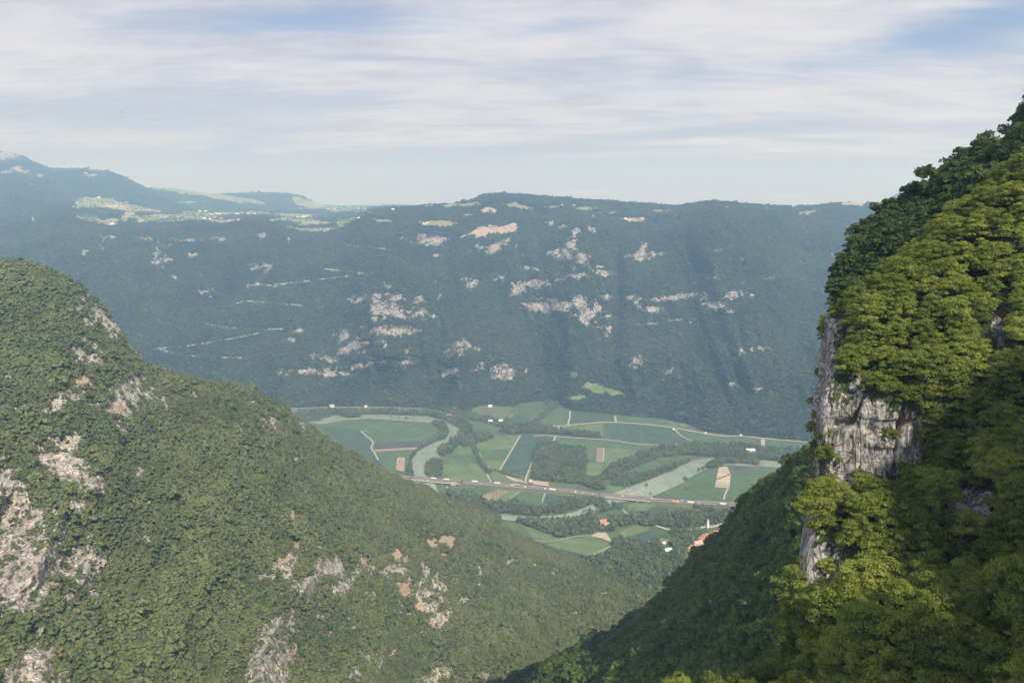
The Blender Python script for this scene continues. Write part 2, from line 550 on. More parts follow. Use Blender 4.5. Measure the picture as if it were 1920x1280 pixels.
FAR_ROCK = [
    (206, 444, 12, 5), (191, 459, 3, 12), (158, 473, 10, 5), (275, 448, 12, 2.5), (297, 456, 3, 6), (294, 473, 4, 14), (294, 492, 9, 5), (314, 487, 8, 5),
    (343, 452, 24, 4), (409, 448, 16, 3), (357, 479, 10, 4), (491, 442, 7, 5), (485, 449, 3, 6), (541, 447, 6, 6), (515, 445, 3, 2), (476, 502, 9, 7, 0, .8),
    (500, 502, 9, 7, 0, .8), (327, 518, 4, 5), (385, 549, 8, 4, -40), (399, 542, 5, 2), (464, 538, 4, 4), (485, 534, 8, 2), (512, 538, 5, 3),
    (732, 539, 8, 5), (666, 563, 20, 8, -15, .85), (705, 561, 12, 12), (712, 579, 18, 14), (743, 559, 15, 7), (732, 581, 24, 10), (745, 592, 17, 6), (703, 596, 10, 5),
    (786, 590, 20, 6, -15), (793, 585, 8, 7), (812, 592, 6, 3), (786, 561, 10, 6), (823, 557, 6, 5), (732, 622, 35, 10), (716, 643, 12, 5, 0, .8), (643, 631, 12, 9, -30),
    (648, 657, 18, 10, -20, .9), (666, 649, 14, 10), (683, 642, 8, 4), (616, 673, 12, 8, 0, .8), (589, 668, 10, 5, 0, .8), (622, 701, 28, 5), (672, 688, 18, 4, -15),
    (578, 697, 22, 4), (524, 699, 10, 7, 0, .9), (543, 697, 4, 5), (563, 621, 10, 4), (546, 638, 6, 5), (714, 679, 12, 5, 0, .8), (760, 682, 14, 7, 0, .8),
    (865, 649, 14, 11), (841, 662, 6, 14, 20, .85), (843, 697, 14, 7), (885, 534, 17, 6, -20), (945, 698, 20, 15), (900, 690, 12, 8, 0, .75), (758, 660, 8, 4, 0, .8),
    (812, 450, 28, 7), (790, 450, 12, 6), (752, 449, 7, 2.5), (895, 460, 4, 4), (930, 464, 18, 8, -20), (947, 455, 12, 5, -30),
    (1070, 459, 10, 9), (1050, 475, 22, 9), (1090, 485, 11, 13, 40), (1030, 475, 12, 5), (1055, 427, 5, 5), (1077, 436, 8, 9), (1037, 417, 12, 4, 0, .8), (1110, 431, 8, 5),
    (985, 502, 7, 4), (1002, 504, 5, 4), (970, 543, 16, 9, -25), (1002, 532, 22, 6, -5), (1030, 533, 14, 2), (1050, 525, 9, 2), (1070, 519, 16, 3), (1095, 516, 11, 3),
    (940, 522, 12, 5, 20, .8), (987, 572, 14, 3), (1015, 575, 18, 9), (1052, 575, 26, 10), (1087, 570, 14, 12), (1102, 590, 14, 10), (1098, 605, 10, 6, 0, .8),
    (1136, 513, 16, 4), (1125, 501, 6, 2), (1205, 468, 9, 12), (1195, 481, 14, 8), (1228, 478, 13, 4), (1139, 558, 14, 5), (1182, 558, 9, 5), (1195, 570, 5, 9, -45),
    (1264, 558, 42, 6, -8), (1221, 581, 20, 6, 0, .85), (1323, 555, 7, 5), (1379, 551, 18, 6, -10), (1339, 573, 20, 9, 0, .85), (1142, 594, 8, 5), (1120, 580, 8, 6),
    (1139, 619, 8, 8, 0, .8), (1214, 607, 11, 2, -10), (1267, 601, 17, 2.4), (1193, 681, 11, 11), (1252, 698, 7, 5, 0, .8), (1374, 720, 8, 4), (1421, 729, 8, 3),
    (1424, 655, 20, 3, 0, .8), (1336, 522, 12, 2), (1388, 658, 5, 9, 0, .8), (1267, 406, 3, 4), (1272, 418, 4, 3), (1300, 410, 3, 2), (1499, 433, 5, 2), (1558, 478, 4, 3),
    (1075, 702, 5, 6), (1010, 560, 10, 2), (820, 480, 5, 2), (1345, 470, 8, 2, 0, .75), (1440, 522, 8, 2, 0, .75)]
FAR_SOIL = [(915, 396, 18, 6), (902, 435, 22, 9, -20), (935, 433, 24, 9), (958, 427, 15, 9), (870, 444, 12, 3, -20), (928, 462, 10, 4, -20, .7),
            (1175, 412, 16, 3), (1116, 407, 10, 2), (1601, 383, 22, 4), (819, 528, 5, 2), (1231, 396, 7, 2), (1513, 401, 12, 3, -20, .6)]
FAR_MEADOW = [(857, 386, 28, 4.5), (890, 383, 15, 4), (827, 420, 30, 6), (795, 420, 12, 3), (960, 386, 22, 4), (985, 391, 14, 3), (1095, 392, 22, 4),
              (715, 415, 18, 3), (1115, 406, 14, 3), (1190, 413, 24, 5), (1145, 400, 30, 2), (1240, 396, 16, 3), (1513, 401, 14, 5, -20),
              (1113, 727, 26, 8, 12), (1150, 735, 22, 6, 15), (1601, 384, 26, 5), (1080, 745, 14, 4), (735, 386, 20, 3), (620, 507, 9, 3), (880, 405, 10, 3), (1300, 400, 40, 2, 0, .6),
              (1030, 388, 18, 2.5), (1500, 392, 14, 2), (1655, 385, 14, 3)]
FAR_ROADS = [[(385, 607), (419, 614), (470, 617), (529, 617)], [(457, 631), (364, 647), (292, 654), (340, 666), (400, 670), (462, 671)], [(457, 631), (500, 621), (529, 617)],
             [(430, 575), (457, 564), (567, 573)], [(480, 533), (508, 535), (602, 524), (688, 514), (640, 508), (611, 504)], [(610, 452), (660, 462), (735, 468)]]


def far_mountain():
    nx, ny = 900, 300
    px = np.linspace(-380, 2200, nx)[None, :].repeat(ny, 0)
    s = np.linspace(0, 1, ny)[:, None].repeat(nx, 1)
    yf, yr = interp(px[0], FOOT), interp(px[0], RIM)
    py = yf[None] + (yr - yf)[None] * s
    Df = ground_depth(px[0], yf)
    Dr = interp(px[0], DRIM)
    w = np.interp(s, [0, .25, .5, .75, .88, 1], [0, .24, .44, .64, .78, 1])
    D = 1 / ((1 / Df)[None] * (1 - w) + (1 / Dr)[None] * w)
    env = np.clip(s / 0.26, 0, 1) ** 1.2 * np.clip((1 - s) / 0.04, 0, 1)
    sl = px - 0.35 * (py - 400)
    rid = fbm(sl / 150.0, py / 420.0, 0.3, 4, 3, 0.5, ridged=True)
    D = D - env * 150 * rid
    D = D - env * 42 * fbm((px - 0.2 * py) / 46.0, py / 130.0, 5.3, 4, 6, 0.55, ridged=True)
    D = D - env * 95 * fbm(px / 340.0, py / 300.0, 2.2, 3, 9)

    def bump(cx, cy, rx, ry, amp, ang=0):
        a = R(ang)
        dx, dy = px - cx, py - cy
        u = (dx * math.cos(a) + dy * math.sin(a)) / rx
        v = (-dx * math.sin(a) + dy * math.cos(a)) / ry
        return amp * np.exp(-(u * u + v * v))
    for args in ((735, 640, 75, 110, -260), (865, 670, 45, 80, -160), (1080, 500, 60, 130, -210), (1158, 530, 13, 110, 150, 0), (1240, 560, 60, 120, -110, -6),
                 (1440, 640, 90, 60, -120, -60), (1000, 640, 40, 100, 90), (930, 430, 45, 30, 60), (1330, 430, 90, 60, -140), (620, 600, 60, 90, 100, -30), (420, 560, 80, 60, 110, 0),
                 (240, 520, 120, 60, -120, 20), (1520, 560, 50, 110, 130, 20), (1195, 700, 60, 60, -70)):
        D = D + env * bump(*args)
    rock = ellipses(px, py, satellites(FAR_ROCK, 5, 3), (11, 5, 11))
    soil = ellipses(px, py, FAR_SOIL, (9, 5, 10))
    mead = ellipses(px, py, FAR_MEADOW, (14, 4, 14))
    road = np.zeros_like(px)
    for ln in FAR_ROADS:
        road = np.maximum(road, polyline_field(px, py, ln, 1.5))
    # limestone bands stand proud of the slope
    D = D - 16 * np.clip(rock, 0, 1) * env
    P = at_depth(px, py, D)
    X, Y, Z = P[..., 0], P[..., 1], P[..., 2]
    dd = 16 * fbm(X / 90, Y / 90, Z / 60, 4, 21) + 10 * rock * fbm(X / 22, Y / 22, Z / 12, 3, 33, ridged=True)
    P = at_depth(px, py, D + env * dd)
    # the top rolls over and sinks behind the skyline
    back = []
    for dy, dz in ((60, -6), (300, -60), (900, -260)):
        b = P[-1].copy()
        b[:, 1] += dy
        b[:, 0] *= 1 + dy / 5000
        b[:, 2] += dz * np.where(px[0] < 690, 0.4, 1)
        back.append(b)
    P2 = np.concatenate([P] + [b[None] for b in back], 0)

    def ext(a, v=0.0):
        return np.concatenate([a, np.full((3, nx), v)], 0)
    o = grid_object("mountainside", P2, M['far_terrain'], dict(rock=ext(rock), soil=ext(soil), meadow=ext(mead), road=ext(road)))
    tag(o, "forested blue-green mountainside with pale limestone bands across the valley", kind='structure')
    return dict(P=P, px=px, py=py, rock=rock, soil=soil, meadow=mead, road=road)


# ------------------------------------------------------------------ terrain: far plateau and mountains behind it
def ridge(name, sky_pts, base_pts, rock, soil, mead, label, nx=360, ny=70, amp=40, mat='far_terrain'):
    a, b = np.array(sky_pts, float), np.array(base_pts, float)
    x0, x1 = a[0, 0], a[-1, 0]
    px = np.linspace(x0, x1, nx)[None].repeat(ny, 0)
    s = np.linspace(0, 1, ny)[:, None].repeat(nx, 1)
    ys, Ds = np.interp(px[0], a[:, 0], a[:, 1]), np.interp(px[0], a[:, 0], a[:, 2])
    yb, Db = np.interp(px[0], b[:, 0], b[:, 1]), np.interp(px[0], b[:, 0], b[:, 2])
    py = yb[None] + (ys - yb)[None] * s
    D = 1 / ((1 / Db)[None] * (1 - s) + (1 / Ds)[None] * s)
    env = np.clip((1 - s) / 0.15, 0, 1)
    D = D - env * amp * 4 * fbm(px / 60.0, py / 60.0, x0 * .01, 4, 5, ridged=True)
    P = at_depth(px, py, D)
    rows = [P]
    for dy, dz in ((150, -15), (700, -200), (2000, -800)):
        q = P[-1].copy()
        q[:, 1] += dy
        q[:, 0] *= 1 + dy / 9000
        q[:, 2] += dz
        rows.append(q[None])
    P2 = np.concatenate(rows, 0)
    A = {}
    for k, it in (('rock', rock), ('soil', soil), ('meadow', mead)):
        A[k] = np.concatenate([ellipses(px, py, it), np.zeros((3, nx))], 0)
    A['road'] = np.zeros_like(A['rock'])
    o = grid_object(name, P2, M[mat], A)
    tag(o, label, kind='structure')
    return dict(P=P, px=px, py=py, rock=A['rock'][:-3], soil=A['soil'][:-3], meadow=A['meadow'][:-3], road=A['road'][:-3])


def plateau():
    m, t, b = new_mat('plateau farmland')
    g = t.add('ShaderNodeNewGeometry')
    pos = g.outputs['Position']
    vo = t.add('ShaderNodeTexVoronoi')
    t.l.new(t.mapping(pos, (0.006, 0.0028, 0.0), rot=(0, 0, R(20))), vo.inputs['Vector'])
    vo.inputs['Scale'].default_value = 1.0
    vo.inputs['Randomness'].default_value = 0.9
    sp = t.add('ShaderNodeSeparateXYZ')
    t.l.new(vo.outputs['Color'], sp.inputs[0])
    col = t.mix(sp.outputs[0], c4((0.12, 0.19, 0.07)), c4((0.22, 0.27, 0.11)))
    col = t.mix(t.smooth(sp.outputs[1], 0.72, 0.8), col, c4((0.30, 0.25, 0.16)))
    wn = t.noise(t.mapping(pos, (1, 0.45, 1)), 0.0042, 6, 0.6)
    wood = t.math('MAXIMUM', t.smooth(wn, 0.54, 0.57), t.smooth(t.attr('wood'), 0.35, 0.6))
    col = t.mix(wood, col, c4((0.035, 0.062, 0.032)))
    col = t.mix(t.smooth(t.attr('bare'), 0.4, 0.6), col, c4((0.26, 0.25, 0.15)))
    t.l.new(col, b.inputs['Base Color'])
    nx, ny = 420, 90
    px = np.linspace(60, 800, nx)[None].repeat(ny, 0)
    s = np.linspace(0, 1, ny)[:, None].repeat(nx, 1)
    yr = interp(px[0], RIM) + 1.0
    yb = interp(px[0], [(60, 376), (130, 371), (160, 369), (200, 372), (250, 380), (300, 389), (400, 392), (520, 393), (620, 389), (800, 386)])
    yb = np.minimum(yb, yr - 3)
    py = yr[None] + (yb - yr)[None] * s
    Df, Db = interp(px[0], DRIM), interp(px[0], [(60, 6600), (200, 6800), (320, 8200), (600, 9000), (800, 10500)])
    D = 1 / ((1 / Df)[None] * (1 - s) + (1 / Db)[None] * s)
    P = at_depth(px, py, D)
    P[..., 2] += np.clip(s / .1, 0, 1) * np.clip((1 - s) / .1, 0, 1) * 14 * fbm(P[..., 0] / 260, P[..., 1] / 260, 0, 3, 8)
    wood = ellipses(px, py, [(180, 398, 40, 4), (215, 405, 30, 8), (235, 418, 22, 6), (320, 399, 18, 3), (470, 408, 60, 3), (560, 398, 60, 3), (640, 404, 50, 4), (610, 412, 20, 4), (590, 424, 40, 5),
                              (100, 395, 40, 30), (350, 395, 30, 2), (430, 396, 40, 2), (480, 416, 30, 5), (270, 402, 20, 3), (520, 421, 30, 4), (740, 395, 50, 6)])
    bare = ellipses(px, py, [(240, 405, 14, 7, -40), (212, 413, 14, 4), (205, 420, 12, 3), (275, 412, 20, 4, -20), (315, 408, 40, 3), (580, 420, 18, 4, -10), (345, 418, 14, 3, 20), (420, 417, 16, 2), (520, 414, 14, 3)])
    wood = wood * (bare < 0.3)
    back = P[-1].copy()
    back[:, 1] += 800
    back[:, 2] -= 120
    ext = lambda a: np.concatenate([a, a[-1:]], 0)
    o = grid_object("plateau_farmland", np.concatenate([P, back[None]], 0), m, dict(wood=ext(wood), bare=ext(bare)))
    tag(o, "farmed plateau of pale fields and woods above the far cliffs", kind='structure')
    return dict(P=P, px=px, py=py, wood=wood, bare=bare)


# ------------------------------------------------------------------ terrain: left hillside
LSIL = [(-260, 470), (-100, 478), (0, 490), (60, 497), (100, 506), (140, 531), (170, 556), (200, 584), (225, 616), (245, 650), (265, 676), (290, 697), (330, 706), (380, 714), (430, 722), (480, 736),
        (520, 758), (560, 786), (620, 824), (660, 850), (700, 876), (760, 903), (800, 914), (840, 934), (870, 949), (920, 972), (960, 997), (1010, 1020), (1060, 1041), (1100, 1056), (1160, 1083), (1250, 1118), (1330, 1150)]
LBOT = [(-260, 1420), (800, 1420), (900, 1400), (950, 1350), (1000, 1300), (1060, 1262), (1120, 1226), (1170, 1200), (1220, 1172), (1260, 1150), (1330, 1170)]
LDS = [(-260, 1000), (0, 1060), (140, 1040), (240, 1010), (290, 1010), (380, 1060), (480, 1110), (560, 1180), (700, 1330), (800, 1430), (870, 1500), (960, 1500), (1100, 1440), (1250, 1330), (1330, 1240)]
LDB = [(-260, 360), (0, 390), (300, 430), (600, 560), (900, 740), (1000, 900), (1170, 1110), (1260, 1210), (1330, 1200)]
HILL_ROCK = [
    (150, 574, 9, 12), (172, 599, 12, 24, 40), (206, 613, 32, 15, 35), (228, 627, 14, 9), (150, 674, 26, 16, 10, .9), (181, 667, 13, 19), (244, 652, 8, 8), (112, 755, 40, 16, -30),
    (156, 720, 16, 12), (240, 748, 36, 40, 0, .85), (262, 711, 14, 10), (40, 777, 11, 13), (3, 770, 9, 11), (134, 830, 14, 21, 50), (119, 880, 60, 32, 30), (181, 911, 13, 17),
    (12, 899, 21, 21), (37, 955, 24, 62, -15), (62, 985, 32, 34), (37, 1074, 72, 76), (6, 980, 16, 32), (100, 942, 10, 26, 20), (144, 949, 15, 15), (147, 1067, 26, 46, 0, .85), (169, 1042, 12, 32, 0, .9),
    (125, 1136, 14, 20, 0, .8), (69, 1255, 38, 42, 0, .9), (128, 1255, 14, 16), (103, 1225, 10, 14), (306, 849, 4, 8), (338, 789, 5, 4), (362, 742, 6, 3), (478, 755, 11, 4), (494, 792, 8, 5), (515, 795, 13, 20, -20, .85),
    (566, 803, 6, 10, -40), (558, 865, 8, 6, 30), (655, 838, 5, 6), (502, 1076, 28, 9, -25), (553, 1048, 11, 13), (538, 1074, 8, 13), (589, 1079, 12, 30, 15), (569, 1102, 24, 15), (625, 1066, 23, 20, 0, .9), (648, 1097, 15, 14),
    (637, 1111, 9, 9), (687, 1063, 19, 10), (761, 1050, 6, 6), (739, 1071, 21, 13, 0, .9), (795, 1074, 6, 15, 0, .9), (819, 1079, 8, 8), (824, 1097, 24, 9, 35), (798, 1141, 26, 14, 35, .8), (832, 1156, 18, 10),
    (814, 1172, 12, 8), (819, 1120, 42, 9, 20, .72), (548, 1164, 10, 22), (517, 1172, 11, 16), (512, 1221, 34, 50), (500, 1270, 40, 30), (618, 1152, 15, 5), (674, 1172, 13, 5), (655, 1166, 5, 8), (610, 1208, 7, 17, 20, .85),
    (690, 1236, 17, 13, 0, .85), (664, 1260, 11, 14, 0, .85), (741, 1221, 7, 5, -30), (821, 1265, 26, 13, -30, .85), (795, 1275, 10, 9), (897, 1074, 6, 17, 0, .85), (846, 1090, 6, 8), (1007, 1115, 6, 4), (1131, 1117, 6, 6, 0, .8),
    (1035, 1082, 4, 11, 0, .9), (948, 1177, 6, 11, 20, .8), (904, 1269, 9, 12, 0, .8), (275, 940, 8, 6, 0, .8), (232, 927, 5, 9, 0, .7), (270, 1012, 7, 5, 0, .7), (470, 1240, 10, 20, 0, .7), (330, 900, 6, 4), (390, 835, 5, 3),
    (420, 1000, 6, 5, 0, .7), (590, 960, 5, 9, 0, .7), (702, 1110, 5, 7), (870, 1125, 8, 5, 0, .8), (60, 640, 8, 5, 0, .75), (108, 632, 6, 3), (15, 700, 10, 6, 0, .7)]
HILL_SOIL = [(158, 712, 15, 11), (200, 770, 12, 6), (225, 760, 10, 14, 0, .7), (545, 966, 18, 9, 40), (483, 980, 10, 8), (558, 1018, 10, 9), (532, 1050, 13, 7), (496, 1063, 15, 6), (628, 1043, 12, 10, 0, .7), (681, 1047, 15, 8, 40),
             (746, 1040, 14, 9), (811, 1020, 14, 9, 20), (839, 1014, 14, 13), (834, 1043, 14, 7), (759, 1105, 14, 17), (790, 1140, 22, 8, 35, .9), (548, 1236, 6, 32, 15), (953, 1055, 10, 11), (847, 970, 4, 5), (1005, 1062, 5, 8),
             (1079, 1148, 5, 7), (575, 980, 6, 6), (700, 1015, 5, 4), (813, 1170, 10, 8, 0, .8), (565, 1190, 6, 10, 20, .7), (905, 1150, 5, 4)]


def left_hill():
    nx, ny = 760, 520
    px = np.linspace(-250, 1320, nx)[None].repeat(ny, 0)
    s = np.linspace(0, 1, ny)[:, None].repeat(nx, 1)
    ys, yb = interp(px[0], LSIL), interp(px[0], LBOT)
    py = yb[None] + (ys - yb)[None] * s
    D = 1 / ((1 / interp(px[0], LDB))[None] * (1 - s) + (1 / interp(px[0], LDS))[None] * s)
    env = np.clip((1 - s) / 0.12, 0, 1)
    far = D / 1000.0
    slope = px + 0.5 * py
    D = D - (0.15 + env) * far * 52 * fbm(slope / 170.0, (py - 0.4 * px) / 330.0, 1.1, 4, 41, ridged=True)
    D = D - env * far * 45 * fbm(px / 300.0, py / 300.0, 4.0, 2, 43)
    rock = ellipses(px, py, satellites(HILL_ROCK, 6, 4, 2.0, 1.9, 0.32), (16, 16, 17))
    soil = ellipses(px, py, HILL_SOIL, (14, 12, 12)) * 0.92
    mead = np.zeros_like(px)
    road = polyline_field(px, py, [(870 - 400, 840 + 240), (560, 1085), (640, 1120)], 0.01) * 0
    D = D - 7 * rock
    P = at_depth(px, py, D)
    X, Y, Z = P[..., 0], P[..., 1], P[..., 2]
    dd = 6 * fbm(X / 45, Y / 45, Z / 35, 4, 51) + rock * (5.5 * fbm(X / 9, Y / 9, Z / 7, 4, 53, ridged=True) + 3 * fbm(X / 4, Y / 4, Z / 14, 2, 57))
    P = at_depth(px, py, D + dd * np.clip(env + .3, 0, 1))
    rows = [P]
    for dy, dz in ((25, -8), (120, -70), (420, -420)):
        q = P[-1].copy()
        q[:, 1] += dy
        q[:, 0] *= 1 + dy / 1300
        q[:, 2] = np.maximum(q[:, 2] + dz, -6)
        rows.append(q[None])
    ext = lambda a: np.concatenate([a, np.zeros((3, nx))], 0)
    o = grid_object("hillside", np.concatenate(rows, 0), M['hill_terrain'], dict(rock=ext(rock), soil=ext(soil), meadow=ext(mead), road=ext(road)))
    tag(o, "steep sunlit hillside of scrub with pale rock outcrops on the left", kind='structure')
    return dict(P=P, px=px, py=py, rock=rock, soil=soil, meadow=mead, road=road)


# ------------------------------------------------------------------ terrain: right mountain
def ctrl_surface(name, rows, nu, nv, masks, mat, label, world_cols=None, disp=None):
    """rows: list of rows of (px, py, D); a 4-tuple (x, y, z, 'w') is a world point."""
    C = []
    for r in rows:
        line = []
        for p in r:
            if len(p) == 4:
                line.append(p[:3])
            else:
                line.append(at_depth(np.array(p[0]), np.array(p[1]), np.array(p[2])))
        C.append(line)
    P = catmull(catmull(np.array(C, float), nv, 0), nu, 1)
    X, Y, Z = P[..., 0], P[..., 1], P[..., 2]
    Ys = np.maximum(Y, 1.0)
    # project back to photo pixels for the masks
    yy = Ys * math.cos(PITCH) - (Z - CAM_Z) * math.sin(PITCH)
    zz = Ys * math.sin(PITCH) + (Z - CAM_Z) * math.cos(PITCH)
    px, py = 960 + FPX * X / yy, 640 - FPX * zz / yy
    px = np.where(Y < 5, 9999, px)
    rock = ellipses(px, py, masks.get('rock', []))
    soil = ellipses(px, py, masks.get('soil', []))
    if disp:
        nrm = np.cross(np.gradient(P, axis=1), np.gradient(P, axis=0))
        nrm /= np.linalg.norm(nrm, axis=-1, keepdims=True) + 1e-9
        toward = np.sum(nrm * (np.array([0, 0, CAM_Z]) - P), -1, keepdims=True) < 0
        nrm = np.where(toward, -nrm, nrm)
        P = P + nrm * disp(X, Y, Z, rock, px, py)[..., None]
    z0 = np.zeros_like(rock)
    o = grid_object(name, P, M[mat], dict(rock=rock, soil=soil, meadow=z0, road=z0))
    tag(o, label, kind='structure')
    return dict(P=P, px=px, py=py, rock=rock, soil=soil, meadow=z0, road=z0)


NEAR_ROCK = [(1564, 590, 20, 30), (1546, 660, 16, 60), (1540, 760, 20, 70), (1575, 815, 32, 75), (1606, 800, 22, 85), (1650, 845, 62, 44), (1690, 835, 38, 46), (1640, 790, 34, 40), (1590, 893, 26, 26),
             (1700, 800, 30, 26), (1512, 1010, 16, 62), (1535, 1068, 42, 44), (1510, 1060, 20, 30), (1798, 932, 26, 22), (1840, 955, 24, 34), (1872, 660, 11, 48), (1868, 610, 9, 22), (1890, 1245, 13, 36),
             (1682, 1262, 20, 10), (1725, 897, 12, 14), (1522, 885, 10, 34), (1535, 600, 10, 60), (1528, 700, 10, 90), (1660, 1190, 6, 40, 0, .8), (1530, 1110, 20, 20, 0, .8)]


def near_disp(X, Y, Z, rock, px, py):
    a = 3.2 * fbm(X / 22, Y / 22, Z / 26, 4, 61)
    flute = fbm(X / 5.5, Y / 5.5, Z / 34, 4, 65, ridged=True) * 2.2
    fine = fbm(X / 1.6, Y / 1.6, Z / 3.2, 4, 67, ridged=True) * 0.55
    n1 = fbm(X / 6.5, Y / 6.5, Z / 30, 2, 101)
    crack = -2.4 * np.exp(-(n1 / 0.07) ** 2)
    n2 = fbm(X / 14, Y / 14, Z / 3.4, 2, 103)
    ledge = 0.45 * np.tanh(n2 * 6)
    n3 = np.round(fbm(X / 7, Y / 7, Z / 11, 2, 105) * 3.5) / 3.5 * 1.2
    left = np.clip((px - 1512) / 70, 0.12, 1)
    return left * (a * 0.8) + left * rock * (flute * 0.7 + fine + crack + ledge + n3 - 0.9) + (1 - rock) * 0.4 * fbm(X / 3, Y / 3, Z / 3, 3, 69)


def near_cliff():
    rows = [
        # behind the crest
        [(1640, 640, 260), (1580, 620, 230), (1640, 600, 215), (1740, 520, 200), (1840, 430, 232), (1940, 380, 234), (2160, 260, 214)],
        # crest of the lit spur
        [(1610, 620, 230), (1556, 592, 178), (1608, 596, 166), (1722, 500, 169), (1830, 405, 172), (1925, 345, 171), (2150, 200, 185)],
        [(1600, 650, 225), (1547, 650, 169), (1604, 650, 156), (1722, 590, 156), (1830, 530, 157), (1925, 485, 156), (2150, 400, 172)],
        [(1590, 740, 220), (1533, 740, 159), (1602, 742, 148), (1722, 722, 145), (1830, 692, 144), (1925, 672, 141), (2150, 640, 155)],
        [(1585, 800, 215), (1528, 800, 155), (1600, 800, 146), (1722, 800, 144), (1830, 792, 141), (1925, 785, 137), (2150, 790, 140)],
        [(1580, 890, 210), (1530, 888, 153), (1600, 895, 143), (1722, 890, 142), (1830, 872, 138), (1925, 855, 131), (2150, 870, 120)],
        [(1570, 960, 200), (1514, 955, 142), (1598, 960, 131), (1720, 960, 128), (1830, 950, 124), (1925, 940, 119), (2150, 950, 91)],
        [(1560, 1060, 195), (1498, 1062, 137), (1575, 1072, 126), (1715, 1080, 119), (1830, 1080, 115), (1925, 1080, 110), (2150, 1080, 83)],
        [(1550, 1170, 170), (1496, 1185, 132), (1570, 1160, 118), (1700, 1165, 108), (1830, 1170, 104), (1925, 1170, 98), (2150, 1170, 75)],
        [(1530, 1310, 170), (1462, 1310, 126), (1560, 1270, 114), (1680, 1250, 98), (1830, 1260, 96), (1925, 1260, 91), (2150, 1260, 67)],
        [(1150, 1430, 165), (1180, 1380, 128), (1400, 1430, 110), (1660, 1390, 92), (1830, 1380, 87), (1925, 1400, 80), (2150, 1400, 59)],
        [(900, 1620, 170), (960, 1500, 130), (1300, 1600, 105), (1660, 1600, 84), (1830, 1600, 80), (1925, 1600, 72), (2150, 1600, 54)],
    ]
    return ctrl_surface("cliff", rows, 760, 620, dict(rock=NEAR_ROCK, soil=[(1700, 790, 12, 8, 0, .8), (1885, 600, 8, 10, 0, .8)]), 'near_terrain',
                        "steep wooded limestone cliff close on the right, its lower rock face bare", disp=near_disp)


def rear_flank():
    """Unseen flank added behind the viewpoint, its crest shaped to shade the cliff foot."""
    crest = [(60, 640), (100, 735), (109, 764), (113, 757), (118, 758), (124, 770), (131, 782), (137, 800), (150, 812), (162, 824), (175, 830), (200, 834), (260, 836), (380, 834), (600, 820)]  # crest heights of the unseen flank, set by where its shadow should fall
    rows = []
    for y, dz, k in ((60, -330, 0.0), (20, -230, 0.0), (-20, -110, 0.3), (-60, 0, 1.0), (-110, -20, 1.0), (-260, -160, .8), (-420, -420, .5)):
        rows.append([(x + (0 if y < 0 else y * .5), y - (40 if x > 400 else 0), z + dz, 'w') for x, z in crest])
    return ctrl_surface("mountain_flank", rows, 120, 60, {}, 'near_terrain', "unseen mountain flank added behind the viewpoint to shade the cliff")


def upper_ridge():
    rows = [
        [(1640, 640, 330), (1700, 560, 360), (1760, 500, 380), (1850, 400, 400), (1950, 330, 400), (2200, 200, 360), (2500, 100, 300)],
        [(1590, 585, 262), (1580, 545, 268), (1628, 474, 288), (1672, 436, 300), (1725, 405, 312), (1800, 358, 318), (1880, 308, 320), (1940, 280, 320), (2200, 80, 300), (2500, -60, 270)][:7],
        [(1572, 600, 238), (1580, 580, 240), (1650, 505, 252), (1720, 450, 262), (1800, 390, 265), (1880, 330, 262), (1960, 280, 255)],
        [(1560, 640, 205), (1600, 640, 205), (1670, 590, 205), (1740, 530, 205), (1830, 460, 205), (1900, 400, 200), (1980, 360, 195)],
        [(1565, 760, 190), (1620, 740, 190), (1700, 700, 185), (1780, 640, 180), (1860, 580, 175), (1930, 520, 170), (2000, 500, 165)],
    ]
    rows[0] = [(1640, 800, 290), (1680, 740, 315), (1720, 680, 335), (1780, 610, 350), (1830, 540, 360), (1880, 480, 370), (1960, 420, 380)]
    rows = [[(x, y, d * k) for x, y, d in r] for r, k in zip(rows, (0.80, 0.80, 0.83, 0.93, 0.96))]
    for r in rows:
        # carry every row on past the frame
        x, y, d = r[-1]
        r += [(x + 160, y - 120, d * 0.95), (x + 420, y - 200, d * 0.85)]
    return ctrl_surface("ridge_slope", rows, 260, 200, dict(rock=[]), 'near_terrain', "dark wooded slope rising behind the near cliff",
                        disp=lambda X, Y, Z, rock, px, py: 3.0 * fbm(X / 26, Y / 26, Z / 26, 4, 71))


RSIL = [(860, 1330, 760), (940, 1292, 720), (1000, 1268, 700), (1060, 1238, 680), (1120, 1206, 665), (1170, 1180, 650), (1220, 1146, 640), (1258, 1118, 630), (1278, 1088, 625), (1296, 1064, 620), (1335, 1030, 610),
        (1372, 1000, 600), (1392, 970, 590), (1400, 950, 580), (1418, 930, 560), (1455, 910, 530), (1485, 888, 500), (1515, 868, 470), (1545, 852, 440), (1620, 815, 400), (1760, 740, 360)]


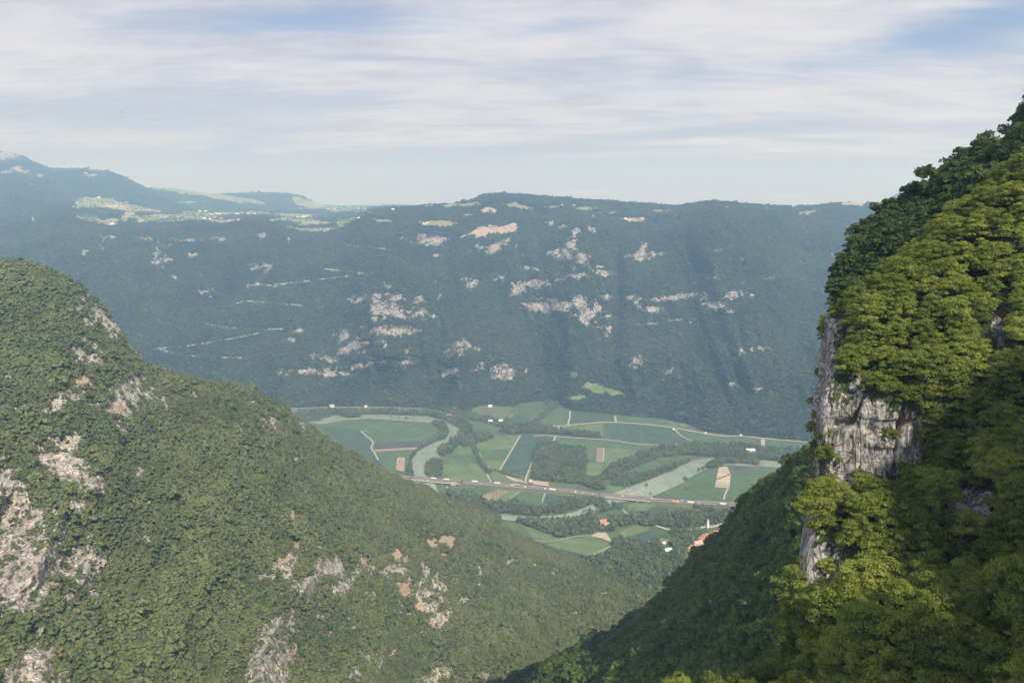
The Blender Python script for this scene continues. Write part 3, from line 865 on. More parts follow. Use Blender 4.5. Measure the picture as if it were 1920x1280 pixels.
def lower_slope():
    nx, ny = 520, 300
    a = np.array(RSIL, float)
    px = np.linspace(860, 1760, nx)[None].repeat(ny, 0)
    s = np.linspace(0, 1, ny)[:, None].repeat(nx, 1)
    ys, Ds = np.interp(px[0], a[:, 0], a[:, 1]), np.interp(px[0], a[:, 0], a[:, 2])
    yb = np.full(nx, 1440.0)
    Db = np.interp(px[0], [860, 940, 1270, 1500, 1760], [560, 470, 270, 195, 170])
    py = yb[None] + (ys - yb)[None] * s
    D = 1 / ((1 / Db)[None] * (1 - s) + (1 / Ds)[None] * s)
    env = np.clip((1 - s) / 0.15, 0, 1)
    D = D - (0.1 + env) * D * 0.05 * fbm((px + .6 * py) / 90.0, (py - .5 * px) / 200.0, 7.0, 4, 81, ridged=True)
    P = at_depth(px, py, D)
    P = at_depth(px, py, D + env * 4 * fbm(P[..., 0] / 25, P[..., 1] / 25, P[..., 2] / 25, 4, 83))
    rows = [P]
    for dy, dz in ((15, -6), (60, -50), (200, -280)):
        q = P[-1].copy()
        q[:, 1] += dy
        q[:, 0] += dy * 0.6
        q[:, 2] += dz
        rows.append(q[None])
    z0 = np.zeros((ny + 3, nx))
    P2 = np.concatenate(rows, 0)
    rk = z0.copy()
    o = grid_object("lower_slope", P2, M['near_terrain'], dict(rock=rk, soil=z0, meadow=z0, road=z0))
    tag(o, "dark forested slope falling to the gorge below the cliff", kind='structure')
    z = np.zeros_like(px)
    return dict(P=P, px=px, py=py, rock=z, soil=z, meadow=z, road=z)


far = far_mountain()
plat = plateau()
CREST = [(-380, 320, 8600), (-150, 300, 8600), (0, 284, 8600), (18, 286, 8600), (40, 293, 8500), (62, 304, 8400), (92, 317, 8300), (125, 318, 8300), (150, 316, 8300), (185, 318, 8200), (205, 322, 8100), (228, 331, 8000),
         (260, 346, 7900), (290, 362, 7800), (320, 379, 7600), (365, 396, 7400)]
back_left = ridge("mountain", CREST, [(-380, 450, 4900), (60, 440, 4900), (130, 402, 6000), (200, 398, 6600), (365, 404, 7000)],
                  [(8, 293, 26, 8), (31, 318, 13, 6), (12, 325, 13, 4), (48, 323, 9, 5), (74, 330, 9, 4), (172, 330, 12, 4), (160, 326, 5, 3), (-30, 300, 40, 10)], [(10, 288, 22, 4, 0, .6)],
                  [(182, 320, 22, 2.5), (146, 316, 12, 2), (325, 377, 8, 2)], "blue mountain with bare pale summit at the far left")
mid_hill = ridge("grassy_hill", [(262, 356, 9200), (285, 350, 9200), (330, 353.5, 9200), (372, 361, 9200), (420, 365, 9200), (470, 372, 9100), (520, 388, 9000), (560, 396, 8900)],
                 [(262, 404, 7600), (560, 404, 8000)], [], [], [(300, 353, 30, 4), (350, 361, 40, 5, 8), (420, 371, 50, 6, 10), (470, 378, 30, 5, 10), (350, 380, 20, 3)], "long grassy hill behind the plateau farmland", 240, 40, 20)
dark_hill = ridge("wooded_hill", [(380, 376, 9900), (405, 367, 9900), (430, 363.5, 9900), (500, 362, 9900), (545, 364, 9900), (565, 368, 9900), (585, 376, 9800), (605, 386, 9800), (625, 392, 9700)],
                  [(380, 404, 8600), (625, 400, 8900)], [], [], [(590, 386, 30, 8, 15), (560, 378, 14, 8, 25), (575, 394, 40, 4)], "rounded dark wooded hill on the skyline left of the gap", 240, 40, 20)
low_hills = ridge("distant_hills", [(560, 390, 13400), (600, 386, 13400), (615, 383.5, 13400), (640, 385, 13400), (680, 384.5, 13400), (712, 385, 13400), (720, 382.5, 13400), (745, 383, 13400), (790, 385, 13400), (880, 392, 13400)],
                  [(560, 402, 10800), (880, 402, 10800)], [], [], [(650, 396, 70, 4)], "low blue hills beyond the gap in the skyline", 200, 30, 20)
right_peak = ridge("distant_peak", [(1560, 392, 8800), (1640, 383, 8800), (1660, 376, 8800), (1680, 364, 8800), (1692, 358, 8800), (1715, 354, 8800), (1800, 340, 8800), (2000, 330, 8800)],
                   [(1560, 400, 6200), (2000, 400, 6200)], [(1685, 372, 14, 5, -30, .7)], [], [(1690, 374, 30, 9, -25), (1655, 384, 18, 3)], "pale distant peak beside the right-hand ridge", 200, 40, 20)
hill = left_hill()
cliff = near_cliff()
flank = rear_flank()
upper = upper_ridge()
lower = lower_slope()
#@@REST


# ------------------------------------------------------------------ plants
def leaf_mesh(name, mat, lobes, per_lobe, size, rx, rz, seed, cz=0.0, lobe_r=0.3, up=0.5, flat=0.75, jit=0.45):
    """Crown of many leaf sprays gathered in lobes; sizes in metres, centred at height cz."""
    g = np.random.default_rng(seed)
    th = g.uniform(0, 2 * np.pi, lobes)
    u = g.uniform(-0.75, 1, lobes)
    rr = g.uniform(0.45, 1.0, lobes) ** 0.7
    q = np.sqrt(1 - np.clip(u, -1, 1) ** 2)
    lc = np.stack([rx * rr * q * np.cos(th), rx * rr * q * np.sin(th), rz * rr * u + cz], -1)
    lc[:, :2] *= 1 + 0.25 * np.sin(th * 3 + seed)[:, None]
    lr = rx * lobe_r * g.uniform(0.6, 1.35, lobes)
    n = lobes * per_lobe
    li = np.repeat(np.arange(lobes), per_lobe)
    d = g.normal(size=(n, 3))
    d /= np.linalg.norm(d, axis=1, keepdims=True)
    d[:, 2] = np.abs(d[:, 2]) * 0.9 - 0.25
    rad = g.uniform(0.35, 1.0, n) ** 0.5
    c = lc[li] + d * (lr[li] * rad)[:, None] * np.array([1.25, 1.25, flat])
    nr = d + np.array([0, 0, up]) + g.normal(size=(n, 3)) * jit
    nr /= np.linalg.norm(nr, axis=1, keepdims=True)
    t = np.cross(nr, g.normal(size=(n, 3)))
    t /= np.linalg.norm(t, axis=1, keepdims=True) + 1e-9
    b = np.cross(nr, t)
    s = size * g.uniform(0.6, 1.4, n)
    L, Wd = s[:, None] * t, (0.55 * s)[:, None] * b
    fold = (0.18 * s)[:, None] * nr
    V = np.stack([c - L, c + Wd - fold, c + L, c - Wd - fold], 1).reshape(-1, 3)
    hue = np.clip(np.repeat(g.uniform(0, 1, lobes)[li] * 0.6 + g.uniform(0, 0.4, n), 4), 0, 1)
    me = bpy.data.meshes.new(name)
    me.vertices.add(n * 4)
    me.vertices.foreach_set("co", V.reshape(-1).astype(np.float32))
    me.loops.add(n * 4)
    me.loops.foreach_set("vertex_index", np.arange(n * 4, dtype=np.int32))
    me.polygons.add(n)
    me.polygons.foreach_set("loop_start", np.arange(0, n * 4, 4, dtype=np.int32))
    me.update(calc_edges=True)
    a = me.attributes.new("leafhue", 'FLOAT', 'POINT')
    a.data.foreach_set("value", hue.astype(np.float32))
    me.materials.append(mat)
    return me


def trunk_mesh(name, h, r, spread, seed, limbs=7):
    g = random.Random(seed)
    mb = MB()

    def tube(pts, rads, n=7):
        base = len(mb.v)
        for (x, y, z), rr in zip(pts, rads):
            for i in range(n):
                a = 2 * math.pi * i / n
                mb.v.append((x + rr * math.cos(a), y + rr * math.sin(a), z))
        for k in range(len(pts) - 1):
            for i in range(n):
                j = (i + 1) % n
                mb.f.append((base + k * n + i, base + k * n + j, base + (k + 1) * n + j, base + (k + 1) * n + i))
    lean = (g.uniform(-.3, .3), g.uniform(-.3, .3))
    pts = [(lean[0] * t * t * h * .3, lean[1] * t * t * h * .3, -1.2 + t * (h + 1.2)) for t in (0, .2, .4, .6, .8, 1)]
    tube(pts, [r * 1.5, r * 1.1, r * .9, r * .7, r * .5, r * .2])
    for i in range(limbs):
        t = g.uniform(.35, .85)
        a = g.uniform(0, 6.283)
        x0, y0, z0 = lean[0] * t * t * h * .3, lean[1] * t * t * h * .3, -1.2 + t * (h + 1.2)
        L = spread * g.uniform(.5, .9)
        p = [(x0 + L * k * math.cos(a), y0 + L * k * math.sin(a), z0 + L * (0.25 * k + .5 * k * k)) for k in (0, .35, .7, 1)]
        tube(p, [r * .45, r * .33, r * .22, r * .08], 5)
    me = bpy.data.meshes.new(name)
    me.from_pydata(mb.v, [], mb.f)
    me.materials.append(M['bark'])
    me.update()
    return me


PROTO = {}


def proto_collection(key, meshes):
    """Plant models kept outside the scene; the woods place them by geometry nodes."""
    c = bpy.data.collections.new(key)
    for i, me in enumerate(meshes):
        o = bpy.data.objects.new(f"{key}_{i}", me)
        c.objects.link(o)
    PROTO[key] = c
    return c


proto_collection("scrub_bush", [leaf_mesh("bush", M['leaf_hill'], 10, 22, 0.60, 2.2, 2.4, 100 + i, 1.9, 0.46, 0.5, 0.9, 0.22) for i in range(6)])
proto_collection("forest_tree", [leaf_mesh("forest_crown", M['leaf_shade'], 26, 40, 0.40, 2.9, 2.9, 200 + i, 3.6, 0.34, 0.2, 0.95, 0.4) for i in range(6)])
proto_collection("slope_tree", [leaf_mesh("slope_crown", M['leaf_slope'], 24, 40, 0.46, 3.3, 3.3, 250 + i, 3.8, 0.34, 0.3, 0.95, 0.3) for i in range(6)])
proto_collection("far_tree", [leaf_mesh("far_crown", M['leaf_far'], 6, 8, 2.2, 4.6, 4.4, 300 + i, 4.0, 0.45) for i in range(5)])
proto_collection("bank_tree", [leaf_mesh("bank_crown", M['leaf_valley'], 14, 18, 1.2, 4.8, 5.6, 400 + i, 6.5, 0.36) for i in range(6)])


def gn_scatter(name, pts, rots, scales, proto, kind='stuff', label=None, tilt=None):
    n = len(pts)
    me = bpy.data.meshes.new(name)
    me.vertices.add(n)
    me.vertices.foreach_set("co", np.asarray(pts, np.float32).reshape(-1))
    a = me.attributes.new("scl", 'FLOAT_VECTOR', 'POINT')
    a.data.foreach_set("vector", np.asarray(scales, np.float32).reshape(-1))
    a = me.attributes.new("rot", 'FLOAT_VECTOR', 'POINT')
    rv = np.zeros((n, 3), np.float32)
    rv[:, 2] = rots
    if tilt is not None:
        rv[:, :2] = tilt
    a.data.foreach_set("vector", rv.reshape(-1))
    a = me.attributes.new("pick", 'INT', 'POINT')
    a.data.foreach_set("value", RNG.integers(0, 1000, n).astype(np.int32))
    o = bpy.data.objects.new(name, me)
    link(o)
    ng = bpy.data.node_groups.new(name, 'GeometryNodeTree')
    ng.interface.new_socket("Geometry", in_out='INPUT', socket_type='NodeSocketGeometry')
    ng.interface.new_socket("Geometry", in_out='OUTPUT', socket_type='NodeSocketGeometry')
    N, Lk = ng.nodes, ng.links
    gi, go = N.new('NodeGroupInput'), N.new('NodeGroupOutput')
    ci = N.new('GeometryNodeCollectionInfo')
    ci.inputs['Collection'].default_value = PROTO[proto]
    ci.inputs['Separate Children'].default_value = True
    ci.inputs['Reset Children'].default_value = True
    iop = N.new('GeometryNodeInstanceOnPoints')
    iop.inputs['Pick Instance'].default_value = True

    def named(nm, ty):
        q = N.new('GeometryNodeInputNamedAttribute')
        q.data_type = ty
        q.inputs['Name'].default_value = nm
        return q.outputs['Attribute']
    Lk.new(gi.outputs[0], iop.inputs['Points'])
    Lk.new(ci.outputs[0], iop.inputs['Instance'])
    Lk.new(named("pick", 'INT'), iop.inputs['Instance Index'])
    e2r = N.new('FunctionNodeEulerToRotation')
    Lk.new(named("rot", 'FLOAT_VECTOR'), e2r.inputs[0])
    Lk.new(e2r.outputs[0], iop.inputs['Rotation'])
    Lk.new(named("scl", 'FLOAT_VECTOR'), iop.inputs['Scale'])
    Lk.new(iop.outputs[0], go.inputs[0])
    md = o.modifiers.new("scatter", 'NODES')
    md.node_group = ng
    tag(o, label, None, None, kind)
    return o


def sample_surface(S, spacing, seed, keep=None, jitter_thin=True, frame=(-60, 1980, -40, 1330)):
    """Random points spread over a terrain by its true area, thinned to one per cell."""
    g = np.random.default_rng(seed)
    P = S['P']
    a = P[:-1, :-1]
    e1, e2 = P[:-1, 1:] - a, P[1:, :-1] - a
    area = np.linalg.norm(np.cross(e1, e2), axis=-1)
    pxc, pyc = S['px'][:-1, :-1], S['py'][:-1, :-1]
    w = area * ((pxc > frame[0]) & (pxc < frame[1]) & (pyc > frame[2]) & (pyc < frame[3]))
    tot = w.sum()
    n = int(tot / (spacing ** 2) * 2.6)
    cdf = np.cumsum(w.ravel())
    k = np.searchsorted(cdf, g.uniform(0, tot, n))
    k = np.clip(k, 0, w.size - 1)
    i, j = np.unravel_index(k, w.shape)
    u, v = g.uniform(0, 1, n), g.uniform(0, 1, n)
    pt = P[i, j] + e1[i, j] * u[:, None] + e2[i, j] * v[:, None]
    cell = np.floor(pt / (spacing * 0.92)).astype(np.int64)
    key = (cell[:, 0] * 73856093) ^ (cell[:, 1] * 19349663) ^ (cell[:, 2] * 83492791)
    _, first = np.unique(key, return_index=True)
    first.sort()
    pt, i, j = pt[first], i[first], j[first]
    d = dict(pt=pt, px=S['px'][i, j], py=S['py'][i, j], rock=S['rock'][i, j], soil=S['soil'][i, j], meadow=S['meadow'][i, j], road=S['road'][i, j])
    if keep is not None:
        m = keep(d, g)
        d = {q: x[m] for q, x in d.items()}
    return d


def open_ground(noise_scale, amp=0.9, thr=0.5, leftover=0.10):
    def f(d, g):
        p = d['pt']
        nz = fbm(p[:, 0] / noise_scale, p[:, 1] / noise_scale, p[:, 2] / noise_scale, 3, 91)
        m = (d['rock'] + amp * nz < thr) & (d['soil'] + 0.5 * nz < 0.45) & (d['meadow'] + 0.4 * nz < 0.4) & (d['road'] < 0.35)
        return m | ((g.uniform(0, 1, len(m)) < leftover) & (d['road'] < .35) & (d['meadow'] < .5) & (d['soil'] < .4))
    return f


def wood(name, d, proto, s0, s1, label, seed, hscale=(0.85, 1.15), spread=None, size_noise=0.0):
    g = np.random.default_rng(seed)
    n = len(d['pt'])
    s = g.uniform(s0, s1, n)
    s = s * np.where(d['rock'] > 0.4, 0.55, 1.0) * np.where(g.uniform(0, 1, n) < 0.07, g.uniform(1.2, 1.7, n), 1.0)
    if size_noise:
        p = d['pt']
        s = s * (1 + size_noise * fbm(p[:, 0] / 40, p[:, 1] / 40, p[:, 2] / 40, 2, 95))
    sc = np.stack([s, s, s * g.uniform(hscale[0], hscale[1], n)], -1)
    return gn_scatter(name, d['pt'], g.uniform(0, 6.28, n), sc, proto, 'stuff', label)


wood("scrub_woodland", sample_surface(hill, 4.3, 501, open_ground(9, 1.5, 0.46, 0.10)), "scrub_bush", 0.55, 1.75, "low green scrub covering the sunlit left hillside", 601, size_noise=0.5)
wood("hillside_forest", sample_surface(far, 9.0, 502, open_ground(28, 1.5, 0.52, 0.14)), "far_tree", 0.7, 1.45, "blue-green forest on the mountainside across the valley", 602, size_noise=0.4)
def skip_most(f):
    return lambda d, g: open_ground(40)(d, g) & (g.uniform(0, 1, len(d['pt'])) < f)
for S, nm, lb in ((back_left, "mountain_forest", "hazy forest on the mountain at the far left"), (mid_hill, "grassy_hill_woods", "thin woods on the grassy hill"), (dark_hill, "skyline_woods", "dark woods on the rounded skyline hill")):
    wood(nm, sample_surface(S, 22, 503, skip_most(0.9)), "far_tree", 1.6, 2.6, lb, 603)
pd = dict(plat, rock=plat['wood'] * 0, soil=plat['wood'] * 0, meadow=plat['wood'] * 0, road=plat['wood'] * 0)
pd['rock'] = plat['wood']


def plateau_keep(d, g):
    return (d['rock'] > 0.45) | (g.uniform(0, 1, len(d['pt'])) < 0.035)


dd_ = sample_surface(pd, 11, 504, plateau_keep)
dd_['rock'] = dd_['rock'] * 0
wood("plateau_woods", dd_, "far_tree", 0.8, 1.3, "dark woods between the plateau fields", 604)

dl = sample_surface(lower, 4.6, 505, lambda d, g: g.uniform(0, 1, len(d['pt'])) < 0.985)
wood("slope_forest", dl, "slope_tree", 0.6, 1.6, "shaded forest on the slope below the cliff", 605)
du = sample_surface(upper, 3.5, 506, lambda d, g: g.uniform(0, 1, len(d['pt'])) < 0.99)
wood("ridge_forest", du, "forest_tree", 0.6, 1.2, "dark forest on the ridge behind the near cliff", 606)

# ------------------------------------------------------------------ near trees, one by one
near_variants = []
for i in range(7):
    g_ = random.Random(i)
    h = g_.uniform(5.0, 6.5)
    rx = g_.uniform(2.0, 2.7)
    near_variants.append((trunk_mesh("trunk", h * 0.85, 0.16, rx, 700 + i),
                          leaf_mesh("crown", M['leaf_near'], 42, 105, 0.148, rx, h * 0.42, 800 + i, h * 0.62, 0.30, 0.15, 0.9, 0.4)))
bush_variants = [(trunk_mesh("trunk", 0.9, 0.05, 0.8, 740 + i, 4), leaf_mesh("crown", M['leaf_near'], 12, 50, 0.13, 0.85, 0.7, 840 + i, 0.7, 0.4, 0.4, 0.7)) for i in range(3)]

def clear_of_rock(d, g):
    m = d['rock'] < 0.42
    for dy in (-15, -32, -48):
        m &= ellipses(d['px'], d['py'] + dy, NEAR_ROCK) < 0.62
    for dx in (-18, 14):
        m &= ellipses(d['px'] + dx, d['py'] - 20, NEAR_ROCK) < 0.7
    return m


dn = sample_surface(cliff, 3.3, 507, clear_of_rock, frame=(1000, 1990, 250, 1372))
# darker to brighter regions of the slope decide how a tree is described
ordr = np.argsort(np.linalg.norm(dn['pt'] - np.array([0, 0, CAM_Z]), axis=1))
sel = ordr[:295]
rest = ordr[295:]
NEAR_G = "broadleaf trees growing on the near cliff"


NEAR_MARKS = [
    (1600, 620, "at the top of the cliff edge where the lit spur meets the dark ridge"), (1680, 560, "on the crest of the lit spur, low along its diagonal edge"), (1760, 500, "on the crest of the lit spur, halfway along its diagonal edge"),
    (1850, 420, "on the upper part of the lit spur, under the dark ridge"), (1910, 360, "at the top right-hand end of the lit spur, on the frame edge"), (1590, 690, "on the left cliff edge above the bare grey face"),
    (1650, 700, "straight above the left half of the big grey face"), (1720, 700, "straight above the right half of the big grey face"), (1760, 620, "in the middle of the bright sunlit spur"), (1820, 560, "just left of the thin vertical outcrop, higher up"),
    (1905, 560, "above the thin vertical outcrop on the frame edge"), (1820, 690, "just left of the foot of the thin vertical outcrop"), (1905, 690, "right of the thin vertical outcrop on the frame edge"), (1800, 780, "on the lower right end of the sunlit spur"),
    (1900, 800, "on the frame edge level with the big grey face"), (1770, 860, "in the shade just right of the big grey face"), (1880, 900, "on the frame edge beside the shaded rock outcrop"), (1570, 930, "under the left end of the big grey face"),
    (1640, 940, "in the sunlit clump right under the big grey face"), (1730, 960, "in the right part of the clump under the big grey face"), (1580, 1010, "just above the lower left outcrop"), (1660, 1040, "in the lower part of the sunlit clump"),
    (1760, 1040, "below the shaded rock outcrop on the right"), (1870, 1030, "on the dark slope right of the shaded outcrop"), (1620, 1110, "right of the foot of the lower left outcrop"), (1720, 1130, "in the middle of the dark hollow"),
    (1810, 1140, "in the right part of the dark hollow"), (1900, 1130, "on the frame edge above the lowest outcrop"), (1530, 1190, "below the lower left outcrop, in the lit strip"), (1600, 1240, "at the bottom edge, under the dark hollow's left side"),
    (1700, 1250, "at the bottom edge, under the middle of the dark hollow"), (1800, 1250, "at the bottom edge, left of the lowest outcrop"), (1905, 1250, "in the bottom right-hand corner beside the lowest outcrop"), (1440, 1250, "poking up alone left of the lit strip"), (1400, 1320, "cut by the bottom edge, left of the lit strip"), (1500, 1320, "cut by the bottom edge, under the lit strip"), (1500, 1260, "at the foot of the lit strip, just above the bottom edge"), (1560, 1310, "cut by the bottom edge, between the lit strip and the hollow"), (1650, 1310, "cut by the bottom edge, under the small rocks"), (1750, 1310, "cut by the bottom edge, right of the small rocks"), (1850, 1310, "cut by the bottom edge, left of the lowest outcrop"),
    (1250, 1330, "in the bright clump cut by the bottom edge")]


def near_label(px, py, size):
    k = min(range(len(NEAR_MARKS)), key=lambda i: (NEAR_MARKS[i][0] - px) ** 2 + (NEAR_MARKS[i][1] - py) ** 2)
    w = "small leafy tree" if size < 0.86 else ("medium leafy tree" if size < 1.04 else "large leafy tree")
    t_ = NEAR_MARKS[k][2]
    return w + " " + t_, w + "s " + t_


def plant_thing(name, cat, variants, pt, sc, rz, label, group, tilt=(0, 0)):
    tr, cr = variants
    e = empty(name, pt)
    e.rotation_euler = (tilt[0], tilt[1], rz)
    e.scale = sc
    tag(e, label, cat, group)
    a = bpy.data.objects.new("trunk", tr)
    b = bpy.data.objects.new("crown", cr)
    link(a, e)
    link(b, e)
    return e


g_ = np.random.default_rng(77)
for k in sel:
    p = dn['pt'][k]
    s = float(np.clip(g_.normal(0.95, 0.22), 0.55, 1.4))
    lb, gp = near_label(dn['px'][k], dn['py'][k] - 22, s)
    plant_thing("broadleaf_tree", "tree", near_variants[int(g_.integers(0, 7))], p, (s, s, s * g_.uniform(.85, 1.15)), g_.uniform(0, 6.28), lb, gp, (g_.uniform(-.06, .2), g_.uniform(-.22, .02)))
proto_collection("cliff_tree", [v[1] for v in near_variants])
s = g_.uniform(0.72, 1.2, len(rest))
gn_scatter("cliff_woodland", dn['pt'][rest], g_.uniform(0, 6.28, len(rest)), np.stack([s, s, s], -1), "cliff_tree", 'stuff', "more broadleaf trees massed along the cliff crest")
SHRUB_MARKS = [(1560, 590, "near the top of the cliff's left edge"), (1545, 690, "half-way up the cliff's left edge"), (1535, 780, "on the left edge beside the big grey face"), (1590, 780, "on the upper left of the big grey face"),
               (1660, 790, "on the upper middle of the big grey face"), (1700, 850, "on the right part of the big grey face"), (1570, 860, "on the lower left of the big grey face"), (1630, 880, "at the bottom of the big grey face"),
               (1515, 960, "on the narrow upper neck of the lower left outcrop"), (1530, 1060, "on the lower left outcrop"), (1810, 940, "on the shaded right-hand outcrop"), (1870, 640, "on the thin vertical outcrop"),
               (1690, 1240, "on the small outcrops at the bottom"), (1890, 1240, "on the lowest right-hand outcrop"), (1725, 895, "on the little outcrop right of the grey face")]


def shrub_label(px, py, size):
    k = min(range(len(SHRUB_MARKS)), key=lambda i: (SHRUB_MARKS[i][0] - px) ** 2 + (SHRUB_MARKS[i][1] - py) ** 2)
    w = "tiny shrub" if size < 1.1 else ("small shrub" if size < 1.45 else "bushy shrub")
    return w + " rooted " + SHRUB_MARKS[k][2], w + "s " + SHRUB_MARKS[k][2]


db = sample_surface(cliff, 2.1, 508, lambda d, g: (d['rock'] > 0.25) & (g.uniform(0, 1, len(d['pt'])) < np.where(d['rock'] > .8, 0.16, 0.5)), frame=(1480, 1990, 250, 1420))
for k in range(min(len(db['pt']), 75)):
    s = g_.uniform(0.8, 2.0)
    plant_thing("cliff_shrub", "shrub", bush_variants[k % 3], db['pt'][k], (s, s, s), g_.uniform(0, 6.28),
                *shrub_label(db['px'][k], db['py'][k], s))

# ------------------------------------------------------------------ valley floor
m, t, b = new_mat("valley ground")
g = t.add('ShaderNodeNewGeometry')
pos = g.outputs['Position']
a1 = t.noise(pos, 0.012, 5, 0.6)
a2 = t.noise(pos, 0.25, 4, 0.6)
cc = t.mix(t.smooth(a1, 0.35, 0.65), c4((0.055, 0.095, 0.040)), c4((0.095, 0.135, 0.055)))
cc = t.mix(t.math('MULTIPLY', t.smooth(a2, 0.4, 0.7), 0.4), cc, c4((0.12, 0.13, 0.07)))
t.l.new(cc, b.inputs['Base Color'])
M['ground'] = m
B = 15400.0
mesh_object("ground", [(-B, -2500, 0), (B, -2500, 0), (B, B - 100, 0), (-B, B - 100, 0)], [(0, 1, 2, 3)], M['ground'])
tag(bpy.data.objects["ground"], "flat green valley floor", kind='structure')

# field material: colour from the field, rows and mottling from position
m, t, b = new_mat("crop field")
oi = t.add('ShaderNodeObjectInfo')
g = t.add('ShaderNodeNewGeometry')
pos = g.outputs['Position']
ang = t.math('MULTIPLY', oi.outputs['Random'], 3.0)
sp = t.add('ShaderNodeSeparateXYZ')
t.l.new(pos, sp.inputs[0])
rowc = t.math('ADD', t.math('MULTIPLY', sp.outputs[0], t.math('COSINE', ang)), t.math('MULTIPLY', sp.outputs[1], t.math('SINE', ang)))
rows_ = t.math('MULTIPLY', t.math('ADD', t.math('SINE', t.math('MULTIPLY', rowc, 0.7)), 1.0), 0.5)
big = t.noise(pos, 0.02, 5, 0.6)
strip = t.noise(None, 0.06, 3, 0.5)
cb = t.add('ShaderNodeCombineXYZ')
t.l.new(rowc, cb.inputs[0])
strip_nd = t.add('ShaderNodeTexNoise')
strip_nd.inputs['Scale'].default_value = 0.05
strip_nd.inputs['Detail'].default_value = 2
t.l.new(cb.outputs[0], strip_nd.inputs['Vector'])
val = t.math('ADD', t.math('MULTIPLY', t.smooth(big, 0.3, 0.7), 0.28), t.math('MULTIPLY', rows_, 0.26))
val = t.math('ADD', val, t.math('MULTIPLY', t.smooth(strip_nd.outputs['Fac'], 0.35, 0.65), 0.22))
val = t.math('ADD', val, 0.58)
hs = t.add('ShaderNodeHueSaturation')
hs.inputs['Saturation'].default_value = 0.92
t.l.new(oi.outputs['Color'], hs.inputs['Color'])
t.l.new(val, hs.inputs['Value'])
t.l.new(hs.outputs[0], b.inputs['Base Color'])
M['field'] = m
M['pale'] = plain("pale gravel track", (0.34, 0.325, 0.285), 0.9, 0.2, 0.2)
M['asphalt'] = plain("worn asphalt", (0.17, 0.165, 0.165), 0.85, 0.15, 0.15)
M['concrete'] = plain("weathered concrete", (0.38, 0.37, 0.35), 0.85, 0.15, 0.3)
M['rust'] = plain("weathering steel rail", (0.17, 0.11, 0.09), 0.6, 0.2, 0.3)
M['line'] = plain("road paint", (0.75, 0.75, 0.72), 0.7, 0.05, 1.0)
m, t, b = new_mat("river water")
g = t.add('ShaderNodeNewGeometry')
nn = t.noise(t.mapping(g.outputs['Position'], (1, 0.5, 1)), 0.05, 5, 0.6)
t.l.new(t.mix(t.smooth(nn, 0.35, 0.65), c4((0.20, 0.25, 0.21)), c4((0.26, 0.305, 0.26))), b.inputs['Base Color'])
b.inputs['Roughness'].default_value = 0.12
b.inputs['Specular IOR Level'].default_value = 0.5
wv = t.noise(g.outputs['Position'], 0.5, 3, 0.6)
t.l.new(t.bump(wv, 0.25, 0.5), b.inputs['Normal'])
M['water'] = m

_zi = [0]


def ground_poly(name, pts, mat, kind='structure', label=None, col=None, z=None):
    a = np.array(pts, float)
    if z is None:
        _zi[0] += 1
        z = 0.06 + 0.02 * _zi[0]
    p = on_ground(a[:, 0], a[:, 1], z)
    n = np.cross(p[1] - p[0], p[2] - p[0])[2]
    area = 0.5 * np.sum(p[:, 0] * np.roll(p[:, 1], -1) - np.roll(p[:, 0], -1) * p[:, 1])
    order = list(range(len(p)))
    if area < 0:
        order = order[::-1]
    o = mesh_object(name, p, [tuple(order)], mat)
    if col:
        o.color = c4(col)
    return tag(o, label, kind=kind)


